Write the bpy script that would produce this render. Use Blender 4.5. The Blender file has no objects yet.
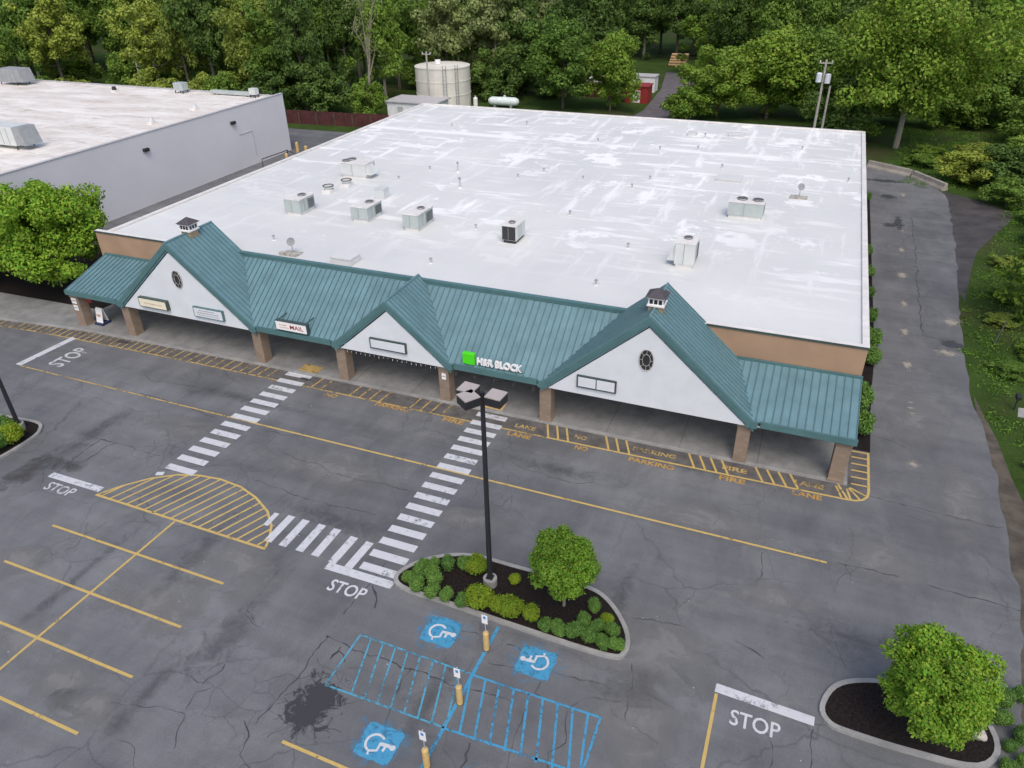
import bpy, bmesh, math, random
import numpy as np
from mathutils import Vector, Matrix
R = math.radians
PI = math.pi
rnd = random.Random(7)
sc = bpy.context.scene
COL = sc.collection

# ------------------------------------------------------------------ camera
F, PITCH, ROLL, YAW, H = 743.8, 0.545494, -0.018451, -0.389905, 26.0
fw = Vector((math.sin(YAW)*math.cos(PITCH), math.cos(YAW)*math.cos(PITCH), -math.sin(PITCH)))
r_ = Vector((math.cos(YAW), -math.sin(YAW), 0)); u_ = r_.cross(fw)
cr = r_*math.cos(ROLL) + u_*math.sin(ROLL); cu = cr.cross(fw)
cam = bpy.data.objects.new('camera', bpy.data.cameras.new('camera')); COL.objects.link(cam)
cam.matrix_world = Matrix(((cr.x, cu.x, -fw.x, 0), (cr.y, cu.y, -fw.y, 0), (cr.z, cu.z, -fw.z, H), (0, 0, 0, 1)))
cam.data.sensor_width = 36; cam.data.lens = F/1024*36; cam.data.clip_end = 2000; cam.data.clip_start = 0.3
sc.camera = cam
def G(px, py, z=0.0):            # survey point: pixel -> point on the level plane z
    d = cr*(px-512) + cu*(384-py) + fw*F
    t = (z-H)/d.z
    return Vector((d.x*t, d.y*t, z))
def P(X, Y, Z):
    v = Vector((X, Y, Z-H)); c = v.dot(fw)
    if c < 1: return (-9999, -9999)
    return (512+F*v.dot(cr)/c, 384-F*v.dot(cu)/c)

# ------------------------------------------------------------------ light
SUN_EL, SUN_DIR = 55, Vector((0.45, -0.9, 0))
az = math.atan2(SUN_DIR.x, SUN_DIR.y)          # from +Y towards +X
w = bpy.data.worlds.new('World'); sc.world = w; w.use_nodes = True
nt = w.node_tree; bg = nt.nodes['Background']
sky = nt.nodes.new('ShaderNodeTexSky'); sky.sky_type = 'NISHITA'; sky.sun_disc = False
sky.sun_elevation = R(SUN_EL); sky.sun_rotation = az
sky.dust_density = 4.0; sky.ozone_density = 0.6; sky.air_density = 0.9
nt.links.new(sky.outputs[0], bg.inputs[0]); bg.inputs[1].default_value = 0.15
sd = bpy.data.lights.new('sun', 'SUN'); sd.energy = 0.5; sd.angle = R(30); sd.color = (1.0, 0.98, 0.93)
so = bpy.data.objects.new('sun', sd); COL.objects.link(so)
sv = Vector((SUN_DIR.x*math.cos(R(SUN_EL)), SUN_DIR.y*math.cos(R(SUN_EL)), math.sin(R(SUN_EL)))).normalized()
so.rotation_euler = sv.to_track_quat('Z', 'Y').to_euler(); so.location = (-60, 120, 60)
sc.view_settings.view_transform = 'Standard'; sc.view_settings.look = 'None'
sc.view_settings.gamma = 1; sc.view_settings.use_curve_mapping = False
sc.view_settings.exposure = 0.36
sc.render.engine = 'CYCLES'
sc.cycles.max_bounces = 6; sc.cycles.transparent_max_bounces = 12

# ------------------------------------------------------------------ materials
def new_mat(name):
    m = bpy.data.materials.new(name); m.use_nodes = True
    n = m.node_tree; n.nodes.clear()
    out = n.nodes.new('ShaderNodeOutputMaterial')
    return m, n, out
def NN(n, t, **k):
    x = n.nodes.new(t)
    for a, b in k.items(): setattr(x, a, b)
    return x
def noise(n, scale, detail=4, rough=0.55, vec=None, stretch=None, dist=0):
    tc = NN(n, 'ShaderNodeTexCoord'); src = tc.outputs['Object'] if vec is None else vec
    if stretch is not None:
        mp = NN(n, 'ShaderNodeMapping'); mp.inputs['Scale'].default_value = stretch
        n.links.new(src, mp.inputs[0]); src = mp.outputs[0]
    t = NN(n, 'ShaderNodeTexNoise'); t.inputs['Scale'].default_value = scale
    t.inputs['Detail'].default_value = detail; t.inputs['Roughness'].default_value = rough
    t.inputs['Distortion'].default_value = dist
    n.links.new(src, t.inputs['Vector']); return t.outputs[0]
def ramp(n, src, a, b, ca=(0,0,0,1), cb=(1,1,1,1)):
    r = NN(n, 'ShaderNodeValToRGB'); e = r.color_ramp.elements
    e[0].position = a; e[1].position = b
    e[0].color = tuple(ca)[:3]+(1,); e[1].color = tuple(cb)[:3]+(1,)
    n.links.new(src, r.inputs[0]); return r.outputs[0]
def mix(n, fac, a, b, mode='MIX'):
    x = NN(n, 'ShaderNodeMix', data_type='RGBA', blend_type=mode)
    for s, v in ((0, fac), (6, a), (7, b)):
        if isinstance(v, (int, float)): x.inputs[s].default_value = v
        elif isinstance(v, tuple): x.inputs[s].default_value = v[:3]+(1,)
        else: n.links.new(v, x.inputs[s])
    return x.outputs[2]
def math_(n, op, a, b=0.0, clamp=False):
    x = NN(n, 'ShaderNodeMath', operation=op); x.use_clamp = clamp
    for i, v in enumerate((a, b)):
        if isinstance(v, (int, float)): x.inputs[i].default_value = v
        else: n.links.new(v, x.inputs[i])
    return x.outputs[0]
def bsdf(n, out, color, rough=0.7, metal=0.0, bump=None, bs=0.3, bd=0.02, spec=0.5):
    b = NN(n, 'ShaderNodeBsdfPrincipled')
    for k, v in (('Base Color', color), ('Roughness', rough), ('Metallic', metal), ('Specular IOR Level', spec)):
        if isinstance(v, (int, float)): b.inputs[k].default_value = v
        elif isinstance(v, tuple): b.inputs[k].default_value = v[:3]+(1,)
        else: n.links.new(v, b.inputs[k])
    if bump is not None:
        bp = NN(n, 'ShaderNodeBump'); bp.inputs['Strength'].default_value = bs; bp.inputs['Distance'].default_value = bd
        n.links.new(bump, bp.inputs['Height']); n.links.new(bp.outputs[0], b.inputs['Normal'])
    n.links.new(b.outputs[0], out.inputs[0]); return b
def plain(name, c, rough=0.6, metal=0.0, var=0.12, scale=2.0, spec=0.5):
    m, n, out = new_mat(name)
    f = noise(n, scale, 5, 0.6)
    dark = tuple(x*(1-var) for x in c); lite = tuple(min(1, x*(1+var)) for x in c)
    bsdf(n, out, ramp(n, f, 0.3, 0.7, dark, lite), rough, metal, bump=f, bs=0.08, spec=spec)
    return m

def asphalt(name, base=(0.157, 0.163, 0.170), craze=True):
    m, n, out = new_mat(name)
    big = noise(n, 0.06, 4, 0.6, dist=0.6)
    mid = noise(n, 0.45, 5, 0.65, stretch=(1, 0.45, 1))
    fine = noise(n, 14, 3, 0.7)
    c = ramp(n, big, 0.3, 0.7, tuple(x*0.76 for x in base), tuple(x*1.2 for x in base))
    c = mix(n, 0.75, c, ramp(n, mid, 0.28, 0.75, (0.66, 0.67, 0.69), (1.26, 1.25, 1.24)), 'MULTIPLY')
    # tyre-track streaks along the lane and pale worn blotches
    st = noise(n, 0.5, 4, 0.6, stretch=(0.12, 1.6, 1))
    c = mix(n, 0.5, c, ramp(n, st, 0.35, 0.7, (0.7, 0.7, 0.71), (1.18, 1.18, 1.18)), 'MULTIPLY')
    wr = noise(n, 0.28, 6, 0.7, dist=1.0)
    c = mix(n, ramp(n, wr, 0.54, 0.76, (0,0,0), (0.6,0.6,0.6)), c, (0.225, 0.222, 0.212))
    dk = noise(n, 0.22, 5, 0.7, dist=1.5, stretch=(1, 1.3, 2.7))
    c = mix(n, ramp(n, dk, 0.58, 0.78, (0,0,0), (0.55,0.55,0.55)), c, (0.085, 0.088, 0.098))
    c = mix(n, 0.5, c, ramp(n, fine, 0.3, 0.7, (0.78,0.78,0.78), (1.22,1.22,1.22)), 'MULTIPLY')
    if craze:   # alligator cracking that comes and goes
        tc = NN(n, 'ShaderNodeTexCoord')
        wv = NN(n, 'ShaderNodeTexNoise'); wv.inputs['Scale'].default_value = 1.1; wv.inputs['Detail'].default_value = 5
        n.links.new(tc.outputs['Object'], wv.inputs['Vector'])
        ad = NN(n, 'ShaderNodeMix', data_type='VECTOR'); ad.inputs[0].default_value = 0.45
        n.links.new(tc.outputs['Object'], ad.inputs[4]); n.links.new(wv.outputs['Color'], ad.inputs[5])
        for scale, lo, hi, wid, msk in ((1.6, 0.57, 0.66, 0.03, 0.13), (0.33, 0.4, 0.6, 0.010, 0.07)):
            v = NN(n, 'ShaderNodeTexVoronoi', feature='DISTANCE_TO_EDGE'); v.inputs['Scale'].default_value = scale
            n.links.new(ad.outputs[1], v.inputs['Vector'])
            ln = ramp(n, v.outputs['Distance'], 0.0, wid, (1,1,1), (0,0,0))
            mk = ramp(n, noise(n, msk, 4, 0.6, stretch=(1, 1, 3.3)), lo, hi)
            c = mix(n, math_(n, 'MULTIPLY', math_(n, 'MULTIPLY', ln, mk), 0.5), c, (0.05, 0.052, 0.06))
    bsdf(n, out, c, 0.8, bump=fine, bs=0.25, bd=0.01, spec=0.35)
    return m
def painted(name, c, wear=0.5, rough=0.6):
    m, n, out = new_mat(name)
    f = noise(n, 3.5, 8, 0.75); g = noise(n, 0.6, 3, 0.6)
    s = math_(n, 'ADD', math_(n, 'MULTIPLY', f, 0.6), math_(n, 'MULTIPLY', g, 0.4))
    a = ramp(n, s, wear-0.12, wear-0.02, (0.12,)*3, (1,1,1))
    b = NN(n, 'ShaderNodeBsdfPrincipled'); b.inputs['Roughness'].default_value = rough
    n.links.new(ramp(n, f, 0.3, 0.7, tuple(x*0.82 for x in c), c), b.inputs['Base Color'])
    t = NN(n, 'ShaderNodeBsdfTransparent'); mx = NN(n, 'ShaderNodeMixShader')
    n.links.new(a, mx.inputs[0]); n.links.new(t.outputs[0], mx.inputs[1]); n.links.new(b.outputs[0], mx.inputs[2])
    n.links.new(mx.outputs[0], out.inputs[0]); return m
def stain(name, c, lo=0.42, hi=0.6, scale=0.9, op=0.8):
    # a soft-edged stain: opacity falls off with generated distance from the patch centre, broken by noise
    m, n, out = new_mat(name)
    tc = NN(n, 'ShaderNodeTexCoord'); mp = NN(n, 'ShaderNodeMapping'); mp.inputs['Location'].default_value = (-0.5, -0.5, 0)
    n.links.new(tc.outputs['Generated'], mp.inputs[0])
    sx = NN(n, 'ShaderNodeSeparateXYZ'); n.links.new(mp.outputs[0], sx.inputs[0])
    d = math_(n, 'SQRT', math_(n, 'ADD', math_(n, 'MULTIPLY', sx.outputs[0], sx.outputs[0]), math_(n, 'MULTIPLY', sx.outputs[1], sx.outputs[1])))
    f = noise(n, scale, 8, 0.7, dist=0.8)
    s = math_(n, 'ADD', math_(n, 'SUBTRACT', 1.0, math_(n, 'MULTIPLY', d, 2.0)), math_(n, 'MULTIPLY', math_(n, 'SUBTRACT', f, 0.5), 2.4))
    a = ramp(n, s, lo, hi, (0,0,0), (op,)*3)
    b = NN(n, 'ShaderNodeBsdfPrincipled'); b.inputs['Roughness'].default_value = 0.7; b.inputs['Base Color'].default_value = c+(1,)
    t = NN(n, 'ShaderNodeBsdfTransparent'); mx = NN(n, 'ShaderNodeMixShader')
    n.links.new(a, mx.inputs[0]); n.links.new(t.outputs[0], mx.inputs[1]); n.links.new(b.outputs[0], mx.inputs[2])
    n.links.new(mx.outputs[0], out.inputs[0]); return m
def membrane(name, warm=False):
    # white single-ply roofing: dull weathered sheet with sky glare painted in as brighter streaks and patches
    m, n, out = new_mat(name)
    base = ramp(n, noise(n, 0.09, 5, 0.6), 0.3, 0.7, (0.60, 0.615, 0.61), (0.70, 0.715, 0.70)) if not warm else \
           ramp(n, noise(n, 0.3, 6, 0.7, stretch=(0.35, 1.2, 1)), 0.32, 0.68, (0.60, 0.54, 0.48), (0.88, 0.86, 0.82))
    blot = noise(n, 0.27, 7, 0.70, stretch=(0.8, 1.0, 1))
    sx = noise(n, 0.5, 6, 0.62, stretch=(0.28, 1.5, 1)); sy = noise(n, 0.5, 6, 0.62, stretch=(1.5, 0.22, 1))
    zone = noise(n, 0.035, 3, 0.5, stretch=(1, 1, 5))
    zr = ramp(n, zone, 0.36, 0.5)
    if not warm:   # the painted glare lies toward the rear of the roof
        tc0 = NN(n, 'ShaderNodeTexCoord'); s0 = NN(n, 'ShaderNodeSeparateXYZ'); n.links.new(tc0.outputs['Object'], s0.inputs[0])
        zr = math_(n, 'MULTIPLY', math_(n, 'ADD', math_(n, 'MULTIPLY', zr, 0.7), 0.3), ramp(n, math_(n, 'DIVIDE', s0.outputs[1], 30.0), 0.05, 0.5))
    br = math_(n, 'MAXIMUM', ramp(n, blot, 0.56, 0.61), math_(n, 'MAXIMUM', ramp(n, sx, 0.54, 0.66), ramp(n, sy, 0.55, 0.67)))
    br = math_(n, 'MULTIPLY', br, zr)
    if not warm:   # a band of sky glare painted into the colour along one cross seam near the rear
        dy = math_(n, 'ABSOLUTE', math_(n, 'SUBTRACT', s0.outputs[1], 39.2))
        bd_ = math_(n, 'MULTIPLY', ramp(n, dy, 0.25, 1.0, (1,1,1), (0,0,0)), ramp(n, noise(n, 0.35, 6, 0.7, stretch=(0.4, 1.2, 1)), 0.42, 0.5))
        br = math_(n, 'MAXIMUM', br, bd_)
    c = mix(n, br, base, (0.95, 0.95, 0.93) if not warm else (0.88, 0.85, 0.80))
    # seams of the sheets every three metres and grime
    tc = NN(n, 'ShaderNodeTexCoord'); sp = NN(n, 'ShaderNodeSeparateXYZ'); n.links.new(tc.outputs['Object'], sp.inputs[0])
    ps = math_(n, 'PINGPONG', sp.outputs[1], 1.55)
    seam = ramp(n, ps, 0.0, 0.035, (0.22,)*3, (0,0,0))
    c = mix(n, seam, c, (0.42, 0.43, 0.45))
    gr = noise(n, 0.8, 7, 0.75, stretch=(0.35, 1.5, 1))
    c = mix(n, ramp(n, gr, 0.60 if not warm else 0.54, 0.78 if not warm else 0.70, (0,0,0), (0.3 if not warm else 0.8,)*3), c, (0.42, 0.40, 0.38) if not warm else (0.38, 0.31, 0.26))
    rg = ramp(n, br, 0.0, 1.0, (0.7,)*3, (0.4,)*3)
    bsdf(n, out, c, rg, bump=math_(n, 'ADD', blot, seam), bs=0.25, bd=0.03, spec=0.35)
    return m
def foliage(name, c1, c2, trans=0.25, warm=None):
    m, n, out = new_mat(name)
    gi = NN(n, 'ShaderNodeNewGeometry'); oi = NN(n, 'ShaderNodeObjectInfo')
    f = noise(n, 0.5, 3, 0.6)
    c = ramp(n, gi.outputs['Random Per Island'], 0.0, 1.0, c1, c2)
    c = mix(n, 0.75, c, ramp(n, f, 0.3, 0.7, (0.62,)*3, (1.35, 1.32, 1.1)), 'MULTIPLY')
    c = mix(n, 0.8, c, ramp(n, oi.outputs['Random'], 0, 1, (0.66, 0.76, 0.74), (1.2, 1.2, 1.0)), 'MULTIPLY')
    d = NN(n, 'ShaderNodeBsdfPrincipled'); d.inputs['Roughness'].default_value = 0.65; d.inputs['Specular IOR Level'].default_value = 0.25
    t = NN(n, 'ShaderNodeBsdfTranslucent'); mx = NN(n, 'ShaderNodeMixShader'); mx.inputs[0].default_value = trans
    n.links.new(c, d.inputs['Base Color']); n.links.new(mix(n, 0.5, c, (0.09, 0.17, 0.01)), t.inputs[0])
    n.links.new(d.outputs[0], mx.inputs[1]); n.links.new(t.outputs[0], mx.inputs[2]); n.links.new(mx.outputs[0], out.inputs[0])
    return m
def grass_mat(name, a, b, brown=0.0):
    m, n, out = new_mat(name)
    f = noise(n, 0.25, 6, 0.7); g = noise(n, 5, 5, 0.8); h = noise(n, 0.07, 4, 0.6)
    c = ramp(n, f, 0.3, 0.7, a, b)
    c = mix(n, 0.7, c, ramp(n, g, 0.3, 0.7, (0.6,)*3, (1.35,)*3), 'MULTIPLY')
    c = mix(n, ramp(n, h, 0.52, 0.66, (0,0,0), (0.75+brown,)*3), c, (0.075, 0.06, 0.035))
    bsdf(n, out, c, 0.9, bump=g, bs=0.8, bd=0.1, spec=0.1); return m
def concrete(name, base, slab=None):
    m, n, out = new_mat(name)
    f = noise(n, 0.9, 7, 0.7); g = noise(n, 9, 4, 0.7)
    c = ramp(n, f, 0.3, 0.72, tuple(x*0.66 for x in base), tuple(x*1.15 for x in base))
    c = mix(n, 0.5, c, ramp(n, g, 0.3, 0.7, (0.8,)*3, (1.15,)*3), 'MULTIPLY')
    bu = g
    if slab:
        tc = NN(n, 'ShaderNodeTexCoord'); sp = NN(n, 'ShaderNodeSeparateXYZ'); n.links.new(tc.outputs['Object'], sp.inputs[0])
        ps = math_(n, 'PINGPONG', sp.outputs[0], slab)
        j = ramp(n, ps, 0.0, 0.035, (0.75,)*3, (0,0,0)); c = mix(n, j, c, (0.07, 0.07, 0.07))
    bsdf(n, out, c, 0.85, bump=bu, bs=0.2); return m
def brick(name, c1, c2, mortar, s=1.0):
    m, n, out = new_mat(name)
    tc = NN(n, 'ShaderNodeTexCoord'); sp = NN(n, 'ShaderNodeSeparateXYZ'); cb = NN(n, 'ShaderNodeCombineXYZ')
    n.links.new(tc.outputs['Object'], sp.inputs[0])
    n.links.new(math_(n, 'ADD', sp.outputs[0], sp.outputs[1]), cb.inputs[0]); n.links.new(sp.outputs[2], cb.inputs[1])
    b = NN(n, 'ShaderNodeTexBrick'); n.links.new(cb.outputs[0], b.inputs['Vector'])
    b.inputs['Color1'].default_value = c1+(1,); b.inputs['Color2'].default_value = c2+(1,); b.inputs['Mortar'].default_value = mortar+(1,)
    b.inputs['Scale'].default_value = 1.0; b.inputs['Brick Width'].default_value = 0.42*s; b.inputs['Row Height'].default_value = 0.2*s; b.inputs['Mortar Size'].default_value = 0.012
    c = mix(n, 0.6, b.outputs[0], ramp(n, noise(n, 0.8, 6, 0.65), 0.3, 0.7, (0.78,)*3, (1.15,)*3), 'MULTIPLY')
    bsdf(n, out, c, 0.85, bump=b.outputs['Fac'], bs=-0.3); return m

M = {}
M['asphalt'] = asphalt('asphalt')
M['white'] = painted('white_road_paint', (0.62, 0.64, 0.67), 0.47)
M['white_worn'] = painted('worn_white_paint', (0.60, 0.61, 0.63), 0.50)
M['yellow'] = painted('yellow_road_paint', (0.60, 0.43, 0.14), 0.46)
M['yellow_worn'] = painted('worn_yellow_paint', (0.50, 0.36, 0.13), 0.53)
M['orange_worn'] = painted('old_yellow_paint', (0.50, 0.30, 0.08), 0.50)
M['blue'] = painted('blue_road_paint', (0.065, 0.31, 0.52), 0.51)
M['blue_worn'] = painted('worn_blue_paint', (0.09, 0.35, 0.50), 0.545)
M['strip'] = plain('kerb_strip_surface', (0.108, 0.102, 0.098), 0.85, var=0.35, scale=1.5)
M['crack'] = plain('crack_fill', (0.066, 0.068, 0.075), 0.8, spec=0.2)
M['tar'] = stain('tar_stain', (0.048, 0.047, 0.054), 0.38, 0.62, 1.6, 0.88)
M['damp'] = stain('damp_stain', (0.075, 0.072, 0.072), 0.3, 1.0, 0.9, 0.7)
M['pale'] = stain('pale_wear', (0.36, 0.33, 0.28), 0.2, 0.8, 2.2, 0.9)
M['palegrey'] = stain('pale_grey_wear', (0.235, 0.235, 0.23), 0.15, 1.1, 0.6, 0.75)
M['streak'] = stain('dark_streak', (0.085, 0.086, 0.095), 0.3, 1.3, 1.3, 0.36)
M['fresh'] = stain('dark_patch', (0.06, 0.063, 0.072), 0.3, 0.6, 1.2, 0.8)
M['concrete'] = concrete('sidewalk_concrete', (0.26, 0.265, 0.26), 2.2)
M['kerb'] = concrete('kerb_concrete', (0.34, 0.34, 0.33))
M['barrier'] = concrete('barrier_concrete', (0.36, 0.33, 0.29))
M['mulch'] = plain('dark_mulch', (0.018, 0.014, 0.013), 0.95, var=0.6, scale=9, spec=0.15)
M['dirt'] = plain('wet_dirt', (0.062, 0.056, 0.056), 0.75, var=0.45, scale=0.5)
M['shoulder'] = plain('brown_shoulder', (0.085, 0.072, 0.055), 0.9, var=0.5, scale=0.9)
M['gravel'] = plain('gravel_drive', (0.13, 0.12, 0.13), 0.9, var=0.3, scale=0.7)
M['grass'] = grass_mat('grass_ground', (0.030, 0.058, 0.012), (0.060, 0.105, 0.022))
M['membrane'] = membrane('roof_membrane')
M['old_membrane'] = membrane('stained_roof_membrane', True)
M['teal'] = plain('teal_metal', (0.130, 0.242, 0.274), 0.42, 0.0, 0.16, 0.8)
M['teal_rib'] = plain('teal_metal_rib', (0.098, 0.185, 0.208), 0.42, 0.0, 0.08)
M['teal_trim'] = plain('teal_trim', (0.080, 0.175, 0.182), 0.45, 0.0, 0.12, 1.0)
M['stucco'] = plain('white_stucco', (0.68, 0.72, 0.76), 0.9, var=0.05, scale=0.8)
M['eifs'] = plain('tan_wall_panel', (0.38, 0.252, 0.165), 0.9, var=0.10, scale=0.5)
M['brick'] = brick('tan_split_block', (0.30, 0.228, 0.170), (0.25, 0.185, 0.135), (0.22, 0.19, 0.16))
M['lavender'] = plain('grey_painted_block', (0.70, 0.70, 0.72), 0.85, var=0.05, scale=0.15)
M['trim_grey'] = plain('parapet_cap', (0.50, 0.49, 0.49), 0.5)
M['hvac'] = plain('hvac_grey_metal', (0.42, 0.47, 0.46), 0.5, 0.0, 0.10, 1.2)
M['hvac_lite'] = plain('hvac_pale_metal', (0.60, 0.63, 0.62), 0.5, 0.0, 0.08, 1.2)
M['hvac_top'] = plain('hvac_top', (0.74, 0.72, 0.69), 0.5, 0.0, 0.12, 1.2)
M['dark'] = plain('dark_grille', (0.03, 0.03, 0.032), 0.5)
M['black'] = plain('black_paint', (0.022, 0.023, 0.028), 0.45)
M['lampcap'] = plain('grey_lamp_top', (0.42, 0.38, 0.36), 0.6, var=0.08)
M['glass'] = plain('dark_window_glass', (0.03, 0.035, 0.04), 0.12, var=0.2)
M['glasswhite'] = plain('sign_face', (0.78, 0.78, 0.76), 0.4, var=0.04)
M['cream'] = plain('cream_sign_face', (0.82, 0.78, 0.60), 0.4, var=0.06)
M['bronze'] = plain('dark_sign_case', (0.05, 0.08, 0.075), 0.5)
M['tan'] = plain('tan_cupola_base', (0.34, 0.27, 0.18), 0.8)
M['shingle'] = plain('charcoal_shingle', (0.075, 0.068, 0.078), 0.85, var=0.3, scale=6)
M['red'] = plain('red_paint', (0.30, 0.03, 0.028), 0.6)
M['rust'] = plain('weathered_red_board', (0.085, 0.026, 0.025), 0.85, var=0.35, scale=1)
M['hrgreen'] = plain('sign_green', (0.08, 0.72, 0.015), 0.4, var=0.03)
M['letter'] = plain('sign_white', (0.85, 0.85, 0.85), 0.4, var=0.02)
M['faint'] = plain('faded_sign_ink', (0.62, 0.42, 0.33), 0.6)
M['greyink'] = plain('grey_sign_ink', (0.30, 0.32, 0.33), 0.6)
M['tankpaint'] = plain('cream_tank_paint', (0.72, 0.70, 0.63), 0.6, var=0.08, scale=0.4)
M['propane'] = plain('pale_tank_paint', (0.70, 0.78, 0.76), 0.4)
M['wood'] = plain('grey_pole_wood', (0.42, 0.40, 0.36), 0.9)
M['transf'] = plain('transformer_grey', (0.68, 0.72, 0.78), 0.4)
M['bark'] = plain('bark', (0.10, 0.085, 0.065), 0.95, var=0.4, scale=3)
M['palebark'] = plain('pale_bark', (0.26, 0.24, 0.19), 0.95, var=0.3, scale=3)
M['bolyellow'] = plain('bollard_yellow', (0.62, 0.43, 0.17), 0.5, var=0.15, scale=4)
M['galv'] = plain('galvanised_steel', (0.45, 0.46, 0.47), 0.4, 0.3)
M['signblue'] = plain('sign_blue', (0.05, 0.25, 0.6), 0.5)
M['siding'] = plain('white_siding', (0.76, 0.77, 0.79), 0.6)
M['logs'] = plain('cut_timber', (0.42, 0.29, 0.15), 0.9, var=0.3, scale=1)
M['stone'] = plain('pale_boulder', (0.40, 0.38, 0.34), 0.9, var=0.3, scale=3)
M['navy'] = plain('navy_plastic', (0.02, 0.035, 0.10), 0.5)
M['L_dark'] = foliage('foliage_dark', (0.060, 0.110, 0.028), (0.125, 0.207, 0.048), 0.2)
M['L_mid'] = foliage('foliage_mid', (0.102, 0.191, 0.033), (0.216, 0.333, 0.065), 0.28)
M['L_olive'] = foliage('foliage_olive', (0.189, 0.255, 0.046), (0.382, 0.448, 0.098), 0.28)
M['L_pale'] = foliage('foliage_pale', (0.221, 0.299, 0.105), (0.378, 0.410, 0.190), 0.25)
M['L_bright'] = foliage('foliage_bright', (0.133, 0.279, 0.029), (0.277, 0.354, 0.068), 0.3)
M['L_lime'] = foliage('foliage_lime', (0.191, 0.351, 0.021), (0.312, 0.363, 0.038), 0.3)
M['L_box'] = foliage('foliage_boxwood', (0.086, 0.188, 0.042), (0.187, 0.340, 0.078), 0.2)
M['L_street'] = foliage('foliage_street_tree', (0.124, 0.316, 0.028), (0.293, 0.405, 0.052), 0.28)

# ------------------------------------------------------------------ object helpers
ORG = {}
def tag(o, label=None, cat=None, group=None, kind=None):
    if label: o['label'] = label
    if cat: o['category'] = cat
    if group: o['group'] = group
    if kind: o['kind'] = kind
    return o
def thing(name, label, cat, loc=(0, 0, 0), group=None):
    o = bpy.data.objects.new(name, None); COL.objects.link(o); o.location = loc
    o.empty_display_size = 0.3; ORG[o.name] = Vector(loc); return tag(o, label, cat, group)
def org(p):
    while p is not None:
        if p.name in ORG: return ORG[p.name]
        p = p.parent
    return Vector((0, 0, 0))
class MB:
    def __init__(s): s.v = []; s.f = []; s.m = []; s.cur = 0
    def quad(s, *pts):
        i = len(s.v); s.v += [tuple(p) for p in pts]; s.f.append(tuple(range(i, i+len(pts)))); s.m.append(s.cur); return s
    def hull8(s, p):   # 8 pts: bottom 4 ccw, top 4 ccw
        i = len(s.v); s.v += [tuple(q) for q in p]
        for f in ((3,2,1,0),(4,5,6,7),(0,1,5,4),(1,2,6,5),(2,3,7,6),(3,0,4,7)):
            s.f.append(tuple(i+k for k in f)); s.m.append(s.cur)
        return s
    def box(s, x0, y0, z0, x1, y1, z1):
        return s.hull8([(x0,y0,z0),(x1,y0,z0),(x1,y1,z0),(x0,y1,z0),(x0,y0,z1),(x1,y0,z1),(x1,y1,z1),(x0,y1,z1)])
    def prism(s, poly, z0, z1):
        n = len(poly); i = len(s.v)
        s.v += [(p[0], p[1], z0) for p in poly] + [(p[0], p[1], z1) for p in poly]
        s.f.append(tuple(i+k for k in range(n))[::-1]); s.f.append(tuple(i+n+k for k in range(n))); s.m += [s.cur]*2
        for k in range(n):
            s.f.append((i+k, i+(k+1) % n, i+n+(k+1) % n, i+n+k)); s.m.append(s.cur)
        return s
    def extrude(s, poly, d):    # polygon of 3-D points pushed along vector d
        n = len(poly); i = len(s.v); d = Vector(d)
        s.v += [tuple(p) for p in poly] + [tuple(Vector(p)+d) for p in poly]
        s.f.append(tuple(i+k for k in range(n))); s.f.append(tuple(i+n+k for k in range(n))[::-1]); s.m += [s.cur]*2
        for k in range(n):
            s.f.append((i+(k+1) % n, i+k, i+n+k, i+n+(k+1) % n)); s.m.append(s.cur)
        return s
    def tube(s, pts, rad, n=8, cap=True):
        pts = [Vector(p) for p in pts]; rad = rad if isinstance(rad, (list, tuple)) else [rad]*len(pts)
        i = len(s.v)
        for k, p in enumerate(pts):
            t = (pts[min(k+1, len(pts)-1)]-pts[max(k-1, 0)]).normalized()
            a = t.orthogonal().normalized() if abs(t.z) < 0.95 else Vector((1, 0, 0)).cross(t).normalized()
            b = t.cross(a)
            for j in range(n):
                th = 2*PI*j/n; s.v.append(tuple(p+(a*math.cos(th)+b*math.sin(th))*rad[k]))
        for k in range(len(pts)-1):
            for j in range(n):
                j2 = (j+1) % n
                s.f.append((i+k*n+j, i+k*n+j2, i+(k+1)*n+j2, i+(k+1)*n+j)); s.m.append(s.cur)
        if cap:
            s.f.append(tuple(i+j for j in range(n))[::-1]); s.m.append(s.cur)
            e = i+(len(pts)-1)*n; s.f.append(tuple(e+j for j in range(n))); s.m.append(s.cur)
        return s
    def beam(s, a, b, w, h, up=(0, 0, 1)):   # box bar from a to b
        a, b = Vector(a), Vector(b); t = (b-a).normalized(); sd = t.cross(Vector(up)).normalized(); u = sd.cross(t)
        p = []
        for q in (a, b): p.append([q-sd*w/2-u*h/2, q+sd*w/2-u*h/2, q+sd*w/2+u*h/2, q-sd*w/2+u*h/2])
        return s.hull8(p[0]+p[1])
    def build(s, name, mats, parent=None, label=None, smooth=False, **tg):
        me = bpy.data.meshes.new(name); o0 = org(parent) if parent is not None else Vector((0, 0, 0))
        me.from_pydata([(x-o0.x, y-o0.y, z-o0.z) for x, y, z in s.v], [], s.f)
        if not isinstance(mats, (list, tuple)): mats = [mats]
        for m in mats: me.materials.append(m)
        me.polygons.foreach_set('material_index', s.m)
        if smooth: me.polygons.foreach_set('use_smooth', [True]*len(s.f))
        me.update()
        bm = bmesh.new(); bm.from_mesh(me); bmesh.ops.recalc_face_normals(bm, faces=bm.faces); bm.to_mesh(me); bm.free()
        o = bpy.data.objects.new(name, me); COL.objects.link(o)
        if parent is not None: o.parent = parent
        if label: o['label'] = label
        tag(o, **tg); return o
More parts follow.
